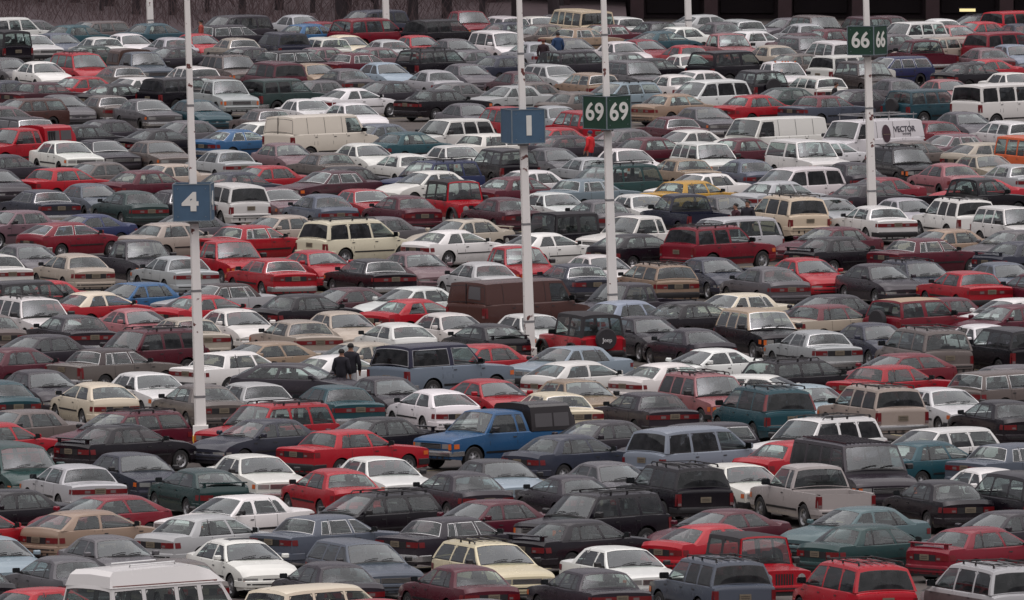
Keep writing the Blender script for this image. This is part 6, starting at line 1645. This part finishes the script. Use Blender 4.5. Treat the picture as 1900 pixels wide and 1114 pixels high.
 ('u', 25.68, 753.96, 44.6, 'red', 'C', '', 0, 'bright red off-roader at the right edge, tail left, behind dark blue-grey saloon'),
 ('w', -21.22, 746.64, 225.5, 'taupe', 'D', '', 0, 'taupe estate, nose left, between teal saloon and dark teal saloon'),
 ('m', -14.14, 748.00, 223.1, 'dgrey', 'D', '', 0, 'dark grey minivan, nose left, between dark grey estate and silver saloon'),
 ('s', -9.99, 746.76, 224.5, 'crimson', 'D', '', 0, 'deep red saloon, nose left, between silver saloon and cream saloon'),
 ('m', -7.29, 754.96, 223.7, 'dslate', 'D', '', 0, 'dark blue-grey minivan, nose left, between deep red minivan and black off-roader'),
 ('s', 1.22, 743.17, 225.1, 'taupe', 'D', '', 0, 'taupe saloon, nose left, just left of the two people standing far back, behind silver saloon'),
 ('b', 4.42, 743.03, 223.2, 'maroon', 'D', 'ch', 0, 'maroon boxy saloon with bright trim, nose left, between tan boxy saloon and white estate'),
 ('s', 8.06, 739.73, 222.8, 'white', 'D', '', 0, 'white saloon, nose left, between dark teal coupe and grey saloon'),
 ('s', 13.82, 751.83, 223.3, 'grey', 'D', '', 0, 'grey saloon, nose left, between silver estate and silver saloon'),
 ('s', 18.71, 754.80, 224.4, 'dmaroon', 'D', '', 0, 'dark maroon saloon, nose left, just right of sign 66, behind grey saloon'),
 ('u', 19.65, 738.84, 225.0, 'white', 'D', '', 0, 'white off-roader, nose left, just right of sign 66, behind maroon pickup'),
 ('w', 23.43, 754.48, 223.4, 'dgrey', 'D', 'rk', 0, 'dark grey estate with roof rack, nose left, between white saloon and bright red off-roader'),
 ('s', 23.25, 746.87, 224.1, 'red', 'D', '', 0, 'bright red saloon, nose left, between dusty rose saloon and dark blue-grey saloon'),
 ('s', -10.73, 755.60, -66.5, 'silver', 'B', '', 0, 'silver saloon, facing us, between dark grey minivan and deep red saloon'),
 ('p', -2.31, 753.48, -68.8, 'crimson', 'B', '', 0, 'deep red pickup, facing us, between black off-roader and white estate'),
 ('w', -0.55, 754.04, 111.2, 'white', 'A', '', 0, 'white estate, tail towards us, just left of the two people standing far back'),
 ('b', 1.44, 753.91, -68.3, 'white', 'B', '', 0, 'white boxy saloon, facing us, just left of the two people standing far back'),
 ('s', 2.45, 756.22, -67.8, 'grey', 'B', '', 0, 'grey saloon, facing us, just left of the two people standing far back, behind taupe saloon'),
 ('v', 3.35, 746.75, 111.7, 'sand', 'A', 'win', 0, 'sand-coloured van, tail towards us, just right of the two people standing far back'),
 ('w', 5.32, 753.16, 110.9, 'white', 'A', '', 0, 'white estate, tail towards us, between maroon boxy saloon and dark grey boxy saloon'),
 ('b', 7.15, 747.59, 112.3, 'dgrey', 'A', '', 0, 'dark grey boxy saloon, tail towards us, between white estate and white saloon'),
 ('s', 10.32, 746.56, 112.8, 'grey', 'A', '', 0, 'grey saloon, tail towards us, between silver hatchback and silver estate'),
 ('w', 11.31, 749.62, 110.4, 'silver', 'A', '', 0, 'silver estate, tail towards us, between grey saloon and grey saloon'),
 ('s', 14.54, 744.50, 111.9, 'silver', 'A', '', 0, 'silver saloon, tail towards us, just left of sign 66, behind dark maroon saloon'),
 ('u', 15.44, 747.17, -68.2, 'taupe', 'B', '', 0, 'taupe off-roader, facing us, just left of sign 66, behind silver saloon'),
 ('u', 17.60, 746.77, 111.9, 'dmaroon', 'A', '', 0, 'dark maroon off-roader, tail towards us, just left of sign 66, behind dark brown off-roader'),
 ('s', 21.52, 750.92, 110.8, 'white', 'A', '', 0, 'white saloon, tail towards us, between white off-roader and dark grey estate'),
 ('s', 22.21, 741.86, -66.5, 'rose', 'B', '', 0, 'dusty rose saloon, facing us, between white off-roader and bright red saloon'),
 ('s', 25.27, 744.44, 111.9, 'dslate', 'A', '', 0, 'dark blue-grey saloon at the right edge, tail towards us, behind pale blue-grey saloon'),
]
for (t, x, y, a, col, cls, flags, near, label) in VEHICLES:
    vehicle(t, x, y, R(a), col, cls, flags.split(',') if flags else [], near, label)
